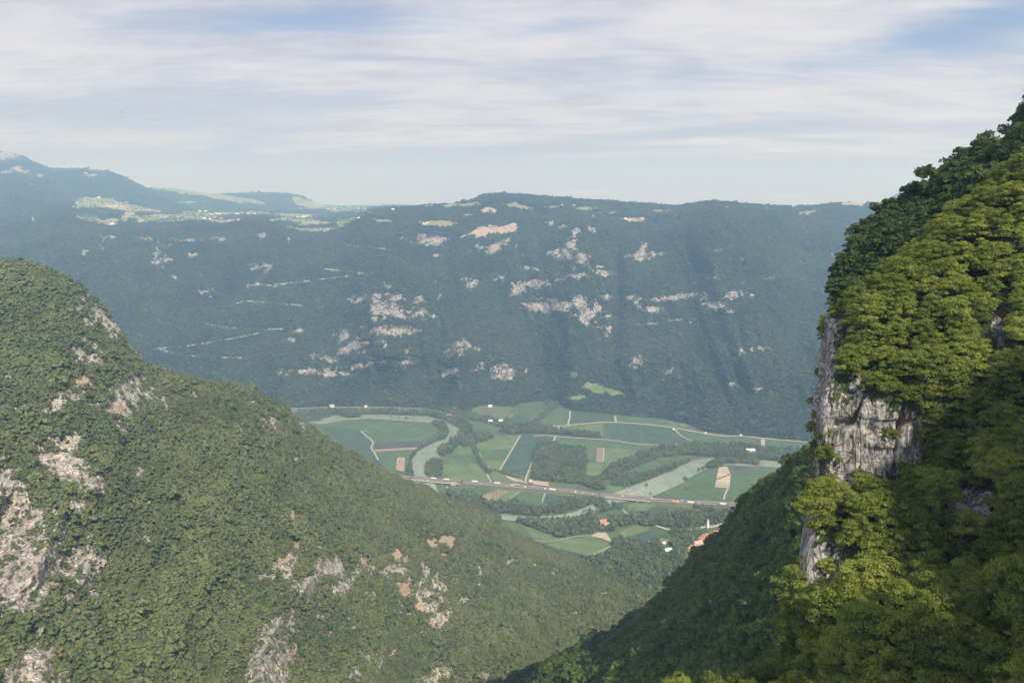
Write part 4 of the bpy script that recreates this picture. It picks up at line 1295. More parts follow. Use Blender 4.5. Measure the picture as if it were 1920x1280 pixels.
G1, G2, G3, G4 = (0.070, 0.125, 0.055), (0.105, 0.165, 0.060), (0.050, 0.095, 0.058), (0.115, 0.145, 0.080)
DK, BR, TN, OL = (0.075, 0.080, 0.090), (0.31, 0.23, 0.18), (0.40, 0.335, 0.28), (0.20, 0.20, 0.10)
FIELDS = [
    (G1, [(570, 799), (600, 792), (660, 785), (780, 791), (810, 795), (825, 805), (821, 818), (800, 826), (702, 831), (690, 838), (640, 830), (600, 815)]),
    (G3, [(600, 800), (672, 806), (695, 832), (700, 845), (712, 862), (725, 880), (660, 850)]),
    (DK, [(702, 831), (800, 825), (813, 826), (797, 835), (703, 842)]),
    (BR, [(703, 842.5), (786, 838), (779, 842), (703, 846)]),
    (G1, [(704, 847), (778, 843), (766, 857), (740, 860), (740, 880), (720, 880), (708, 858)]),
    (BR, [(745, 857), (759.5, 857), (758, 884), (742, 880)]),
    (G2, [(848, 850), (860, 834), (885, 833), (889, 851), (867, 852), (840, 853)]),
    (G1, [(838, 853), (889, 852), (893, 868), (834, 871)]),
    (G2, [(832, 871), (893, 868.5), (922, 904), (829, 899)]),
    (G2, [(893, 830), (925, 818), (976, 815), (960, 842), (900, 842)]),
    (G1, [(900, 842.5), (958, 842.5), (948, 862), (907, 862)]),
    (G2, [(907, 862.5), (948, 862.5), (938, 880), (919, 878)]),
    (G3, [(978, 815), (1040, 816), (1025, 830), (1005, 835), (998, 860), (986, 893), (942, 880)]),
    (G4, [(920, 886), (926, 882), (945, 887), (962, 895), (985, 904), (950, 907), (925, 904)]),
    (TN, [(944, 890), (975, 898), (985, 904), (962, 901)]),
    (G4, [(872, 771), (893, 763), (921, 760), (962, 764), (956, 778), (937, 789), (900, 783), (876, 778)]),
    (G1, [(969, 757), (990, 753), (1021, 754), (1017, 768), (1000, 780), (975, 778), (957, 777), (964, 764)]),
    (G3, [(957, 778.5), (996, 781), (985, 795), (945, 790)]),
    (G1, [(884, 790), (935, 800), (950, 808), (935, 815), (885, 813)]),
    (G1, [(1000, 796), (1025, 779), (1046, 760), (1066, 767), (1066, 796)]),
    (G3, [(1071, 770), (1150, 777), (1152, 790), (1100, 792), (1069, 795)]),
    (G1, [(1157, 778), (1230, 784), (1282, 794), (1300, 806), (1286, 803), (1240, 797), (1157, 790)]),
    (G2, [(1050, 799), (1130, 795), (1130, 818), (1060, 807)]),
    (G3, [(1130, 795), (1200, 796), (1201, 831), (1145, 823)]),
    (G3, [(1203, 797), (1262, 804), (1300, 826), (1306, 835), (1203, 831)]),
    (G1, [(1270, 805), (1330, 817), (1450, 826), (1525, 833), (1525, 844), (1450, 841), (1380, 835), (1312, 834), (1306, 828)]),
    (G4, [(1250, 788), (1287, 794), (1288, 801), (1255, 797)]),
    (G1, [(1045, 821), (1140, 827), (1230, 838), (1220, 843), (1100, 838), (1045, 832)]),
    (G1, [(1100, 838.5), (1118, 838.5), (1117, 865), (1103, 864)]),
    ((0.22, 0.19, 0.17), [(1119, 838.5), (1133, 839), (1131.5, 866), (1117.5, 865.5)]),
    (G2, [(1135, 840), (1215, 844), (1200, 855), (1150, 872), (1135, 882), (1133, 866)]),
    (G2, [(1104, 866), (1132, 867), (1132, 895), (1098, 895)]),
    (G1, [(1174, 884), (1200, 874), (1290, 853), (1300, 857), (1260, 872), (1205, 887), (1180, 890)]),
    (G2, [(1133, 923), (1140, 909), (1160, 905), (1177, 911), (1152, 923)]),
    (G1, [(1222, 931), (1250, 920), (1280, 905), (1310, 890), (1345, 874), (1370, 871), (1420, 874), (1475, 878), (1470, 885), (1420, 950), (1300, 939), (1240, 934)]),
    (TN, [(1348, 875.5), (1363, 873.5), (1370, 889), (1368, 914), (1340, 913)]),
    (DK, [(1369, 873), (1406, 872), (1404, 879), (1373, 886)]),
    (DK, [(1437, 872.5), (1471, 875), (1470, 879), (1437, 876.5)]),
    (G1, [(839, 909), (880, 911), (925, 915), (895, 931), (850, 926)]),
    (OL, [(932, 917), (959, 917), (925, 941), (905, 936), (898, 931)]),
    (G2, [(960, 917), (980, 918), (940, 944), (926, 941)]),
    (G1, [(981, 918), (1024, 921), (1018, 948), (985, 951), (942, 944)]),
    (G3, [(1027, 921), (1095, 929), (1100, 936), (1040, 947), (1019, 943)]),
    (G1, [(1100, 969), (1155, 954), (1175, 969), (1140, 977)]),
    (G2, [(1176, 946), (1205, 942), (1240, 941), (1210, 957), (1178, 958)]),
    (G3, [(1180, 959), (1212, 957), (1238, 944), (1255, 960), (1230, 970), (1195, 968)]),
    (G1, [(1243, 943), (1285, 944), (1303, 959), (1256, 959)]),
    (G2, [(1303, 951), (1361, 951), (1356, 961), (1306, 961)]),
    (OL, [(1364, 949), (1384, 949), (1384, 958), (1361, 958)]),
    (G2, [(976, 984), (1000, 990), (1050, 1009), (1030, 1013), (1000, 1009)]),
    (G2, [(996, 1012), (1025, 1015), (1050, 1009), (1110, 1005), (1146, 1018), (1100, 1047), (1075, 1037)]),
    (TN, [(1106, 1004), (1122, 997), (1137, 998), (1148, 1017), (1130, 1009)]),
    ((0.12, 0.18, 0.07), [(1147, 1021), (1150, 1030), (1112, 1052), (1098, 1050)]),
    ((0.12, 0.18, 0.07), [(1156, 1000), (1188, 985), (1215, 988), (1218, 994), (1172, 1008)]),
    (G3, [(1160, 1010), (1220, 993), (1253, 1005), (1250, 1011), (1212, 1014), (1190, 1016)]),
    (OL, [(1212, 1014.5), (1240, 1008), (1258, 1013), (1268, 1018), (1238, 1019)]),
    (TN, [(995, 900), (1028, 903), (1029, 911), (1002, 908)]),
]
for c, poly in FIELDS:
    ground_poly("field", poly, M['field'], label="flat crop field on the valley floor", col=c)

RIVERS = [
    [(572, 790), (600, 783), (640, 778), (700, 777), (760, 779), (810, 782), (835, 791), (850, 799), (864, 805), (866, 811), (860, 820), (852, 826), (841, 829), (833, 837), (822, 849), (824, 860), (818, 880), (814, 900), (822, 925), (840, 934),
     (845, 945), (800, 940), (760, 915), (778, 893), (774, 880), (769, 878), (770, 862), (781, 847), (797, 838), (814, 829), (834, 824), (840, 816), (838, 805), (831, 797), (812, 793), (780, 791), (740, 788), (690, 785), (640, 789), (600, 796)],
    [(822, 922), (838, 931), (860, 940), (893, 954), (920, 962), (960, 966), (1000, 968), (1035, 966), (1055, 964), (1080, 958), (1098, 951), (1117, 941), (1120, 935), (1150, 924), (1186, 911), (1213, 901), (1250, 882), (1272, 873), (1294, 865),
     (1317, 860), (1337, 857), (1380, 858), (1425, 862), (1483, 866), (1600, 870), (1600, 880), (1480, 878), (1425, 874), (1380, 873), (1340, 871), (1323, 880), (1304, 889), (1279, 905), (1250, 919), (1222, 931), (1190, 938), (1160, 941),
     (1140, 950), (1117, 961), (1090, 966), (1060, 973), (1030, 977), (990, 978), (940, 974), (900, 966), (870, 955), (830, 945)],
]
for i, poly in enumerate(RIVERS):
    ground_poly("river_water", poly, M['water'], label="milky grey-green river bending through the valley", z=1.6 + 0.05 * i)


def smooth_path(pts, n):
    return catmull(np.array(pts, float), n)


def ribbon(name, path, w, mat, z0, thick=0.0, off=0.0, label=None, kind='structure', parent=None):
    """Strip of width w along a world path, shifted sideways by off."""
    p = np.array(path, float)
    d = np.gradient(p[:, :2], axis=0)
    d /= np.linalg.norm(d, axis=1, keepdims=True)
    nrm = np.stack([d[:, 1], -d[:, 0]], -1)
    a, b = p[:, :2] + nrm * (off + w / 2), p[:, :2] + nrm * (off - w / 2)
    n = len(p)
    z = np.full((n, 1), z0)
    V = list(np.concatenate([a, z], 1)) + list(np.concatenate([b, z], 1))
    F = [(i, i + 1, n + i + 1, n + i) for i in range(n - 1)]
    if thick:
        zb = np.full((n, 1), z0 - thick)
        V += list(np.concatenate([a, zb], 1)) + list(np.concatenate([b, zb], 1))
        F += [(2 * n + i + 1, 2 * n + i, 3 * n + i, 3 * n + i + 1) for i in range(n - 1)]
        F += [(i + 1, i, 2 * n + i, 2 * n + i + 1) for i in range(n - 1)]
        F += [(n + i, n + i + 1, 3 * n + i + 1, 3 * n + i) for i in range(n - 1)]
        F += [(0, n, 3 * n, 2 * n), (n - 1, 2 * n - 1 + 0, 4 * n - 1, 3 * n - 1)]
    o = mesh_object(name, V, F, mat, parent)
    tag(o, label, kind=kind)
    return o


ROADS = [
    ([(520, 770), (560, 768.5), (600, 767), (700, 766), (760, 768), (826, 771.5)], 11, 'pale', 'road'), ([(530, 766), (600, 763.5), (700, 762.5), (790, 765.5)], 7, 'concrete', 'road'),
    ([(985, 797), (1050, 798), (1095, 794), (1140, 791), (1200, 794), (1255, 800), (1310, 810), (1350, 816), (1400, 818), (1450, 823), (1540, 830)], 11, 'pale', 'road'),
    ([(1000, 817), (1025, 816), (1043, 818), (1090, 821), (1120, 823), (1150, 825), (1200, 832), (1270, 835), (1306, 838)], 8, 'pale', 'road'),
    ([(1069, 770), (1068, 783), (1065, 796)], 6, 'pale', 'track'), ([(1153, 780), (1155, 791)], 7, 'pale', 'track'), ([(1047, 798), (1049, 808)], 5, 'pale', 'track'), ([(1042, 816), (1039, 824), (1035, 831)], 6, 'pale', 'track'),
    ([(976, 816), (960, 842), (937, 881)], 4.5, 'pale', 'track'), ([(1002, 855), (994, 876), (986, 897), (986, 906)], 5, 'pale', 'track'), ([(893, 833), (899, 850), (906, 864), (918, 877)], 4, 'pale', 'track'), ([(913, 888), (917, 896), (922, 905)], 4.5, 'pale', 'track'),
    ([(676, 807), (686, 816), (696, 824), (700, 831), (696, 838), (703, 850), (709, 862)], 5, 'pale', 'track'), ([(679, 808), (690, 808)], 5, 'pale', 'track'),
    ([(1266, 804), (1275, 815), (1290, 823), (1304, 830), (1308, 838)], 5, 'pale', 'track'), ([(1430, 823), (1431, 840)], 12, 'pale', 'track'),
    ([(1230, 985), (1247, 990), (1260, 993), (1276, 993.5), (1296, 992), (1312, 989.5), (1330, 984)], 8, 'concrete', 'road'), ([(1330, 988), (1348, 984), (1365, 979), (1385, 973), (1420, 960)], 9, 'concrete', 'road'),
    ([(1168, 955), (1177, 963), (1193, 969)], 4, 'pale', 'track'), ([(996, 1011), (1025, 1014), (1050, 1010.5), (1080, 1005), (1110, 1003.5)], 3, 'pale', 'track'), ([(1148, 1021), (1125, 1033), (1105, 1044)], 3.2, 'pale', 'track'),
    ([(1180, 928), (1193, 922), (1206, 917)], 5, 'pale', 'gravel_bar'), ([(1365, 915), (1360, 925), (1357, 936)], 4, 'concrete', 'track'), ([(1276, 919), (1310, 909), (1345, 898), (1369, 888)], 4.5, 'ground', 'track'),
    ([(1132.5, 840), (1132, 852), (1131, 864)], 3.5, 'pale', 'track'), ([(801, 868), (807, 861), (815, 856)], 7, 'pale', 'gravel_bar'), ([(837, 911), (841, 919), (847, 927)], 4, 'pale', 'track'), ([(978, 918), (965, 928), (950, 938)], 2.5, 'pale', 'track'),
    ([(1024, 921), (1019, 932), (1017, 942)], 3, 'pale', 'track'), ([(1203, 797), (1204, 812), (1205, 829)], 4, 'ground', 'track'), ([(897, 764), (905, 762), (921, 760.5)], 6, 'pale', 'track'), ([(962, 777), (950, 786), (938, 790)], 4, 'pale', 'track'),
    ([(1000, 796.8), (1030, 796.8)], 4, 'concrete', 'track'), ([(835, 778), (842, 779), (849, 781)], 9, 'pale', 'track')]
for i, (pts, w, mt, nm) in enumerate(ROADS):
    a = smooth_path(pts, 5 * len(pts))
    zz = 1.30 + 0.012 * i if nm != 'gravel_bar' else 1.95
    w3 = on_ground(a[:, 0], a[:, 1], zz)
    ribbon(nm, w3, w, M[mt], zz, label={'road': "pale road crossing the valley floor", 'track': "pale farm track between fields", 'gravel_bar': "pale gravel bar in the river"}[nm])

# ------------------------------------------------------------------ motorway on its embankment
MWZ = 6.0
mp = smooth_path([(560, 884), (700, 890), (790, 897), (830, 901), (900, 906), (980, 912), (1050, 918), (1107, 925), (1160, 930), (1222, 936), (1276, 940), (1392, 945.5), (1500, 952), (1620, 958)], 260)
mw = on_ground(mp[:, 0], mp[:, 1], MWZ)
# straighten small wobble along the route
for _ in range(30):
    mw[1:-1] = 0.25 * mw[:-2] + 0.5 * mw[1:-1] + 0.25 * mw[2:]
mpx = 960 + FPX * mw[:, 0] / (mw[:, 1] * math.cos(PITCH) - (mw[:, 2] - CAM_Z) * math.sin(PITCH))
SPANS = [(770, 866), (1124, 1222)]
inb = np.zeros(len(mw), bool)
for x0, x1 in SPANS:
    inb |= (mpx > x0) & (mpx < x1)


def runs(mask):
    out, st = [], None
    for i, v in enumerate(mask):
        if v and st is None:
            st = i
        if not v and st is not None:
            out.append((st, i))
            st = None
    if st is not None:
        out.append((st, len(mask)))
    return out


def embankment(path):
    p = np.array(path)
    d = np.gradient(p[:, :2], axis=0)
    d /= np.linalg.norm(d, axis=1, keepdims=True)
    nr = np.stack([d[:, 1], -d[:, 0]], -1)
    n = len(p)
    V, F = [], []
    prof = [(-26, -1.0), (-15.5, MWZ - 0.35), (15.5, MWZ - 0.35), (26, -1.0)]
    for off, z in prof:
        q = p[:, :2] + nr * off
        V += [(x, y, z) for x, y in q]
    for k in range(3):
        F += [(k * n + i, k * n + i + 1, (k + 1) * n + i + 1, (k + 1) * n + i) for i in range(n - 1)]
    F += [(0, n, 2 * n, 3 * n), (n - 1, 4 * n - 1, 3 * n - 1, 2 * n - 1)]
    return V, F


for a, b_ in runs(~inb):
    seg = mw[max(a - 1, 0):b_ + 1]
    V, F = embankment(seg)
    tag(mesh_object("embankment", V, F, M['ground']), "grassy embankment carrying the motorway", kind='structure')
    for sgn in (-1, 1):
        tag(ribbon("motorway", seg, 12.4, M['asphalt'], MWZ, 0.5, sgn * 7.6), "grey motorway carriageway", kind='structure')
for bi, (a, b_) in enumerate(runs(inb)):
    seg = mw[max(a - 1, 0):b_ + 1]
    mid = seg[len(seg) // 2]
    e = empty("road_bridge", (0, 0, 0))
    tag(e, ("motorway bridge on pale piers over the river between the fields", "long motorway bridge over the wide reach beside the bare field")[0] if bi == 1 else
        "short motorway bridge partly hidden by the left hillside", "bridge", "motorway bridges")
    ribbon("deck", seg, 30.0, M['concrete'], MWZ - 0.52, 1.6, 0, kind=None, parent=e)
    for sgn in (-1, 1):
        ribbon("carriageway", seg, 12.4, M['asphalt'], MWZ, 0.5, sgn * 7.6, kind=None, parent=e)
        ribbon("parapet", seg, 0.5, M['concrete'], MWZ + 1.0, 1.4, sgn * 14.8, kind=None, parent=e)
    for k in range(8, len(seg) - 6, 9):
        p, q = seg[k], seg[k + 1]
        an = math.atan2(q[1] - p[1], q[0] - p[0])
        for off in (-8, 8):
            mb = MB()
            mb.box(-1.2, 1.2, -5.2, 5.2, 0, MWZ - 2.4)
            mb.box(-1.6, 1.6, -6, 6, MWZ - 2.7, MWZ - 2.14)
            o = mb.obj("pier", M['concrete'], e)
            o.location = (p[0] - math.sin(an) * off, p[1] + math.cos(an) * off, 0)
            o.rotation_euler = (0, 0, an)
for nm, off, lb in (("guard_rail", 14.2, "rust-brown guard rail along the near edge of the motorway"), ("guard_rail", -14.2, "rust-brown guard rail along the far edge of the motorway"), ("guard_rail", 0.0, "rust-brown central barrier between the two carriageways")):
    o = ribbon(nm, mw, 0.5 if off else 1.2, M['rust'], MWZ + 0.95, 0.75, off, kind=None)
    tag(o, lb, "guard rail", "motorway guard rails")
for sgn in (-1, 1):
    for off in (1.9, 5.4, 9.2, 13.2):
        tag(ribbon("road_marking", mw, 0.22, M['line'], MWZ + 0.012, 0, sgn * off), "white line painted along the motorway", kind='structure')

# ------------------------------------------------------------------ vehicles
PAINT = {k: plain(k + " vehicle paint", c, 0.35, 0.04, 0.6, 0.0, 0.5) for k, c in dict(white=(0.78, 0.78, 0.77), orange=(0.72, 0.30, 0.07), dark=(0.03, 0.035, 0.045), red=(0.5, 0.04, 0.03), silver=(0.42, 0.43, 0.45), blue=(0.05, 0.10, 0.25)).items()}
M['glass'] = plain("dark window glass", (0.03, 0.035, 0.04), 0.1, 0.1, 1.0, 0, 0.6)
M['rubber'] = plain("tyre rubber", (0.03, 0.03, 0.03), 0.8)
M['grey'] = plain("grey steel", (0.2, 0.2, 0.21), 0.5)


def prism_x(mb, prof, y0, y1):
    """Extrude an x-z outline across y."""
    n = len(prof)
    v = [(x, y0, z) for x, z in prof] + [(x, y1, z) for x, z in prof]
    f = [(i, (i + 1) % n, n + (i + 1) % n, n + i) for i in range(n)] + [tuple(range(n))[::-1], tuple(range(n, 2 * n))]
    mb.add(v, f)


def lorry(col, cab='white'):
    e = empty("articulated_lorry", (0, 0, 0))
    mb = MB(); mb.box(-8.2, 5.1, -1.27, 1.27, 1.25, 4.0); mb.box(-8.3, -8.2, -1.2, 1.2, 1.3, 3.95)
    mb.obj("trailer", PAINT[col], e)
    mb = MB(); prism_x(mb, [(5.5, 0.6), (7.95, 0.6), (8.0, 1.8), (7.75, 3.1), (7.0, 3.75), (5.7, 3.8)], -1.22, 1.22)
    mb.obj("cab", PAINT[cab], e)
    mb = MB(); mb.box(7.72, 8.03, -1.05, 1.05, 1.95, 2.85); mb.box(6.4, 7.2, -1.25, 1.25, 1.9, 2.7)
    mb.obj("window", M['glass'], e)
    mb = MB(); mb.box(-8.0, 7.0, -0.5, 0.5, 0.75, 1.25); mb.box(-8.2, -8.0, -1.2, 1.2, .55, .85)
    mb.obj("chassis", M['grey'], e)
    for x in (-6.6, -5.3, -4.0, 4.2, 6.9):
        for y in (-1.25, 0.85):
            mb = MB(); mb.cyl(0, 0, 0, 0.5, 0.4, 'y', 14)
            w = mb.obj("wheel", M['rubber'], e); w.location = (x, y, 0.5)
    return e


def car(col, van=False):
    e = empty("van" if van else "car", (0, 0, 0))
    mb = MB()
    if van:
        prism_x(mb, [(-2.7, .4), (2.7, .4), (2.75, 1.1), (2.0, 1.35), (1.4, 2.2), (-2.65, 2.3)], -.95, .95)
    else:
        prism_x(mb, [(-2.2, .35), (2.2, .35), (2.22, .75), (1.1, .95), (.45, 1.42), (-1.2, 1.45), (-1.9, .98), (-2.2, .9)], -.88, .88)
    mb.obj("body", PAINT[col], e)
    mb = MB()
    if van:
        mb.box(.6, 1.5, -.97, .97, 1.4, 1.95)
    else:
        prism_x(mb, [(-1.75, .98), (1.0, .98), (.5, 1.36), (-1.15, 1.38)], -.9, .9)
    mb.obj("window", M['glass'], e)
    for x in (-1.4, 1.4):
        for y in (-.92, .70):
            mb = MB(); mb.cyl(0, 0, 0, .34, .22, 'y', 12)
            w = mb.obj("wheel", M['rubber'], e); w.location = (x, y, .34)
    return e


def copy_tree(o, parent=None):
    c = o.copy()
    COL.objects.link(c)
    c.parent = parent
    for ch in o.children:
        copy_tree(ch, c)
    return c


VEH = [
    ('L', 812, 897, 'white', "white lorry farthest left on the motorway, at the short bridge"), ('L', 836, 899, 'white', "white lorry beside the river trees on the far carriageway"), ('L', 890, 902, 'white', "white lorry below the bright green field left of the track"),
    ('L', 932, 905.5, 'white', "white lorry just right of where the field track meets the motorway"), ('L', 968, 908, 'silver', "grey-sided lorry beside the cluster of works vehicles"), ('L', 1036, 917, 'white', "white lorry on the near carriageway above the dark vineyard"),
    ('L', 1266, 938, 'orange', "orange-sided lorry, the only coloured one on the motorway"), ('L', 1295.5, 940, 'white', "white lorry right behind the orange-sided one"), ('L', 1355, 943, 'white', "white lorry farthest right on the motorway, below the bare field"),
    ('C', 804, 899, 'white', "white car farthest left on the motorway"), ('C', 902, 906, 'white', "white car under the second lorry from the river"), ('C', 950, 910, 'white', "white car left of the works vehicles"), ('V', 958, 909.5, 'white', "white van at the left of the works vehicles"),
    ('C', 857, 904, 'dark', "dark car at the right end of the short bridge"), ('V', 962, 911, 'orange', "orange works van in the cluster by the tan yard"), ('V', 985, 912, 'white', "white van under the end of the yard track"), ('C', 1000, 911, 'white', "white car below the tan yard"),
    ('C', 1002, 914, 'blue', "blue car below the tan yard"), ('V', 1023, 915, 'white', "white van just left of the lorry above the dark vineyard"), ('C', 1068, 921, 'dark', "dark car between the lorry and the white vans"), ('V', 1080, 921, 'white', "white van above the vineyard at the bend of the motorway"),
    ('C', 1093, 923, 'white', "white car left of the long bridge"), ('C', 1111, 926, 'white', "white car at the left end of the long bridge"), ('C', 1142, 925, 'red', "red car on the far side of the long bridge"), ('V', 1167, 929, 'white', "white van in the middle of the long bridge"),
    ('C', 1204, 931, 'dark', "dark car at the right end of the long bridge"), ('V', 1222, 935, 'white', "white van just beyond the long bridge"), ('C', 1279, 937.5, 'white', "white car between the orange and white lorries"), ('C', 1284, 939, 'dark', "dark car behind the orange-sided lorry"),
    ('C', 1311, 942, 'white', "white car just right of the lorry following the orange one"), ('C', 1363, 946, 'dark', "dark car next to the lorry farthest right"), ('C', 1048, 917, 'red', "red car ahead of the lorry above the dark vineyard")]
protoV = {}
dmw = np.gradient(mw[:, :2], axis=0)
dmw /= np.linalg.norm(dmw, axis=1, keepdims=True)
used_slots = []
for ty, px_, py_, colr, lb in VEH:
    q = on_ground(np.array(px_, float), np.array(py_, float), MWZ + (2.0 if ty == 'L' else 1.0))
    i = int(np.argmin(np.hypot(mw[:, 0] - q[0], mw[:, 1] - q[1])))
    tn = dmw[i]
    nr = np.array([tn[1], -tn[0]])
    off = float(np.dot(q[:2] - mw[i, :2], nr))
    lanes = [3.6, 7.3, 11.2] if ty != 'L' else [7.3, 11.2]
    lanes = lanes + [-x for x in lanes]
    along = float(np.dot(q[:2] - mw[i, :2], tn))
    base = mw[i, :2] + tn * along
    s_glob = base[0]
    half = 10 if ty == 'L' else 4
    for L in sorted(lanes, key=lambda x: abs(x - off)):
        if all(abs(s_glob - s2) > half + h2 or abs(L - l2) > 1 for s2, l2, h2 in used_slots):
            break
    used_slots.append((s_glob, L, half))
    key = (ty, colr)
    if key not in protoV:
        e = lorry(colr) if ty == 'L' else car(colr, ty == 'V')
        protoV[key] = e
    else:
        e = copy_tree(protoV[key])
    p = base + nr * L
    an = math.atan2(tn[1], tn[0]) + (math.pi if L < 0 else 0)
    e.location = (p[0], p[1], MWZ)
    e.rotation_euler = (0, 0, an)
    tag(e, lb, {'L': "lorry", 'C': "car", 'V': "van"}[ty], {'L': "lorries on the motorway", 'C': "cars on the motorway", 'V': "vans on the motorway"}[ty])

# ------------------------------------------------------------------ buildings
WALL = {k: plain(k + " rendered wall", c, 0.85, 0.08, 0.3) for k, c in dict(cream=(0.62, 0.55, 0.44), white=(0.74, 0.72, 0.68), pink=(0.62, 0.42, 0.33), stone=(0.42, 0.38, 0.33), yellow=(0.66, 0.55, 0.30)).items()}
ROOF = {k: plain(k + " tiled roof", c, 0.8, 0.25, 0.6) for k, c in dict(red=(0.33, 0.13, 0.10), orange=(0.38, 0.20, 0.13), brown=(0.27, 0.15, 0.11), tan=(0.42, 0.33, 0.27), pale=(0.66, 0.65, 0.62), grey=(0.3, 0.3, 0.3)).items()}
M['door'] = plain("dark wooden door", (0.10, 0.06, 0.04), 0.7)
M['frame'] = plain("pale stone window frame", (0.62, 0.60, 0.55), 0.8)


def house(name, w, l, h, wall, roof, detail=True, rise=0.32, chimney=True):
    e = empty(name, (0, 0, 0))
    hw, hl, rr = w / 2, l / 2, w * rise
    mb = MB()
    v = [(-hl, -hw, -3), (hl, -hw, -3), (hl, hw, -3), (-hl, hw, -3), (-hl, -hw, h), (hl, -hw, h), (hl, hw, h), (-hl, hw, h), (-hl, 0, h + rr), (hl, 0, h + rr)]
    mb.add(v, [(0, 1, 5, 4), (2, 3, 7, 6), (1, 2, 6, 9, 5), (3, 0, 4, 8, 7), (4, 5, 9, 8), (6, 7, 8, 9), (0, 3, 2, 1)])
    mb.obj("wall", WALL[wall], e)
    o_, th = 0.6, 0.22
    mb = MB()
    dz = o_ * rise * 2
    for s in (-1, 1):
        a = [(-hl - o_, s * (hw + o_), h - dz + 0.05), (hl + o_, s * (hw + o_), h - dz + 0.05), (hl + o_, 0, h + rr + 0.05), (-hl - o_, 0, h + rr + 0.05)]
        b2 = [(x, y, z + th) for x, y, z in a]
        mb.add(a + b2, [(0, 1, 2, 3), (4, 7, 6, 5), (0, 4, 5, 1), (1, 5, 6, 2), (2, 6, 7, 3), (3, 7, 4, 0)])
    rf = mb.obj("roof", ROOF[roof], e)
    if chimney:
        mb = MB(); mb.box(hl * .4 - .4, hl * .4 + .4, hw * .35 - .35, hw * .35 + .35, h + rr * .5, h + rr + 1.1); mb.box(hl * .4 - .5, hl * .4 + .5, hw * .35 - .45, hw * .35 + .45, h + rr + 1.1, h + rr + 1.3)
        mb.obj("chimney", WALL[wall], rf)
    if detail:
        nfl = max(1, int(h // 2.9))
        for fl in range(nfl):
            for k in range(max(2, int(l // 4))):
                x = -hl + l * (k + .5) / max(2, int(l // 4))
                for s in (-1, 1):
                    if fl == 0 and k == 0 and s == -1:
                        mb = MB(); mb.box(x - .55, x + .55, s * hw - .05, s * hw + .05, 0, 2.2)
                        mb.obj("door", M['door'], e)
                        continue
                    mb = MB(); mb.box(x - .5, x + .5, s * hw - .06, s * hw + .06, fl * 2.9 + .95, fl * 2.9 + 2.25)
                    wn = mb.obj("window", M['glass'], e)
                    mb = MB(); mb.box(x - .7, x + .7, s * (hw + .02) - .12, s * (hw + .02) + .12, fl * 2.9 + .78, fl * 2.9 + .93)
                    mb.obj("sill", M['frame'], wn)
    return e


def put(e, px_, py_, rz, z=0.0, label=None, cat="house", group=None):
    p = on_ground(np.array(px_, float), np.array(py_, float), z)
    e.location = tuple(p)
    e.rotation_euler = (0, 0, R(rz))
    return tag(e, label, cat, group)


VG = "village houses beside the dark slope"
put(house("village_house", 10, 15, 6.2, 'white', 'red'), 1355, 995, 25, label="red-roofed house at the top right end of the village", group=VG)
put(house("village_house", 9, 12, 6, 'cream', 'red'), 1349, 1000, 20, label="second red-roofed house from the upper end of the village", group=VG)
put(house("village_house", 10, 17, 6.5, 'pink', 'orange'), 1337, 1003, 28, label="orange-roofed pink house in the middle of the village", group=VG)
put(house("village_house", 8, 11, 6, 'cream', 'orange'), 1345, 1006, 35, label="small orange-roofed cream house against the dark slope, mid village", group=VG)
put(house("village_house", 12, 20, 7, 'cream', 'brown'), 1322, 1009, 30, label="largest brown-roofed house in the village", group=VG)
put(house("village_house", 9, 13, 6, 'white', 'red'), 1330, 1013, 15, label="red-roofed white house just below the largest one", group=VG)
put(house("village_house", 10, 14, 6, 'pink', 'brown'), 1313, 1013.5, 30, label="brown-roofed house left of the largest one", group=VG)
put(house("village_house", 8, 12, 5.5, 'cream', 'orange'), 1319, 1018, 10, label="orange-roofed house in front of the largest one", group=VG)
put(house("village_house", 11, 19, 5.5, 'stone', 'tan'), 1308, 1021, 20, label="long tan-roofed stone house in the lower village", group=VG)
put(house("village_house", 9, 13, 5.5, 'yellow', 'tan'), 1299, 1028, 25, label="tan-roofed yellow house near the lower end of the village", group=VG)
put(house("village_house", 8, 11, 5.5, 'pink', 'orange'), 1293, 1032, 30, label="pink orange-roofed house at the lower left end of the village", group=VG)
put(house("farmhouse", 15, 22, 6.5, 'cream', 'orange'), 1133, 982, 12, label="orange-roofed farmhouse among trees above the pale gravel pad", cat="farmhouse")
put(house("barn", 9, 13, 4.5, 'pink', 'orange', chimney=False), 1129, 987, 80, label="small orange-roofed barn beside the farmhouse above the gravel pad", cat="barn")
put(house("gorge_house", 7, 10, 5, 'cream', 'red'), 1091, 1206, 20, 40, "red-roofed house in the gorge below, upper of the pair", "house", "houses in the gorge")
put(house("gorge_house", 7, 9, 4.5, 'white', 'red'), 1079, 1211, 30, 40, "red-roofed house in the gorge below, lower of the pair", "house", "houses in the gorge")
put(house("gorge_house", 7, 9, 4.5, 'white', 'tan'), 1158, 1162, 25, 30, "single white house with tan roof deep in the gorge forest", "house", "houses in the gorge")
put(house("shed", 7, 16, 3.5, 'white', 'pale', chimney=False), 1252, 1032, 25, label="white-roofed shed among the trees left of the village", cat="shed")
put(house("hut", 5, 6, 3, 'white', 'pale', chimney=False), 1245, 1019, 0, label="tiny white hut at the edge of the olive field", cat="hut")
put(house("warehouse", 14, 26, 6, 'white', 'pale', chimney=False), 1407, 847, 0, label="white warehouse among the trees on the far river bank", cat="warehouse")
put(house("roadside_house", 10, 16, 7, 'white', 'tan'), 623, 763, 0, label="white house on the far road, left of two", group="houses by the far road")
put(house("roadside_house", 8, 10, 6, 'white', 'tan'), 686, 763.5, 0, label="small white house on the far road, right of two", group="houses by the far road")
put(house("field_house", 9, 14, 6, 'white', 'pale'), 919, 763, 5, label="white house at the top edge of the pale field below the forest", cat="house")
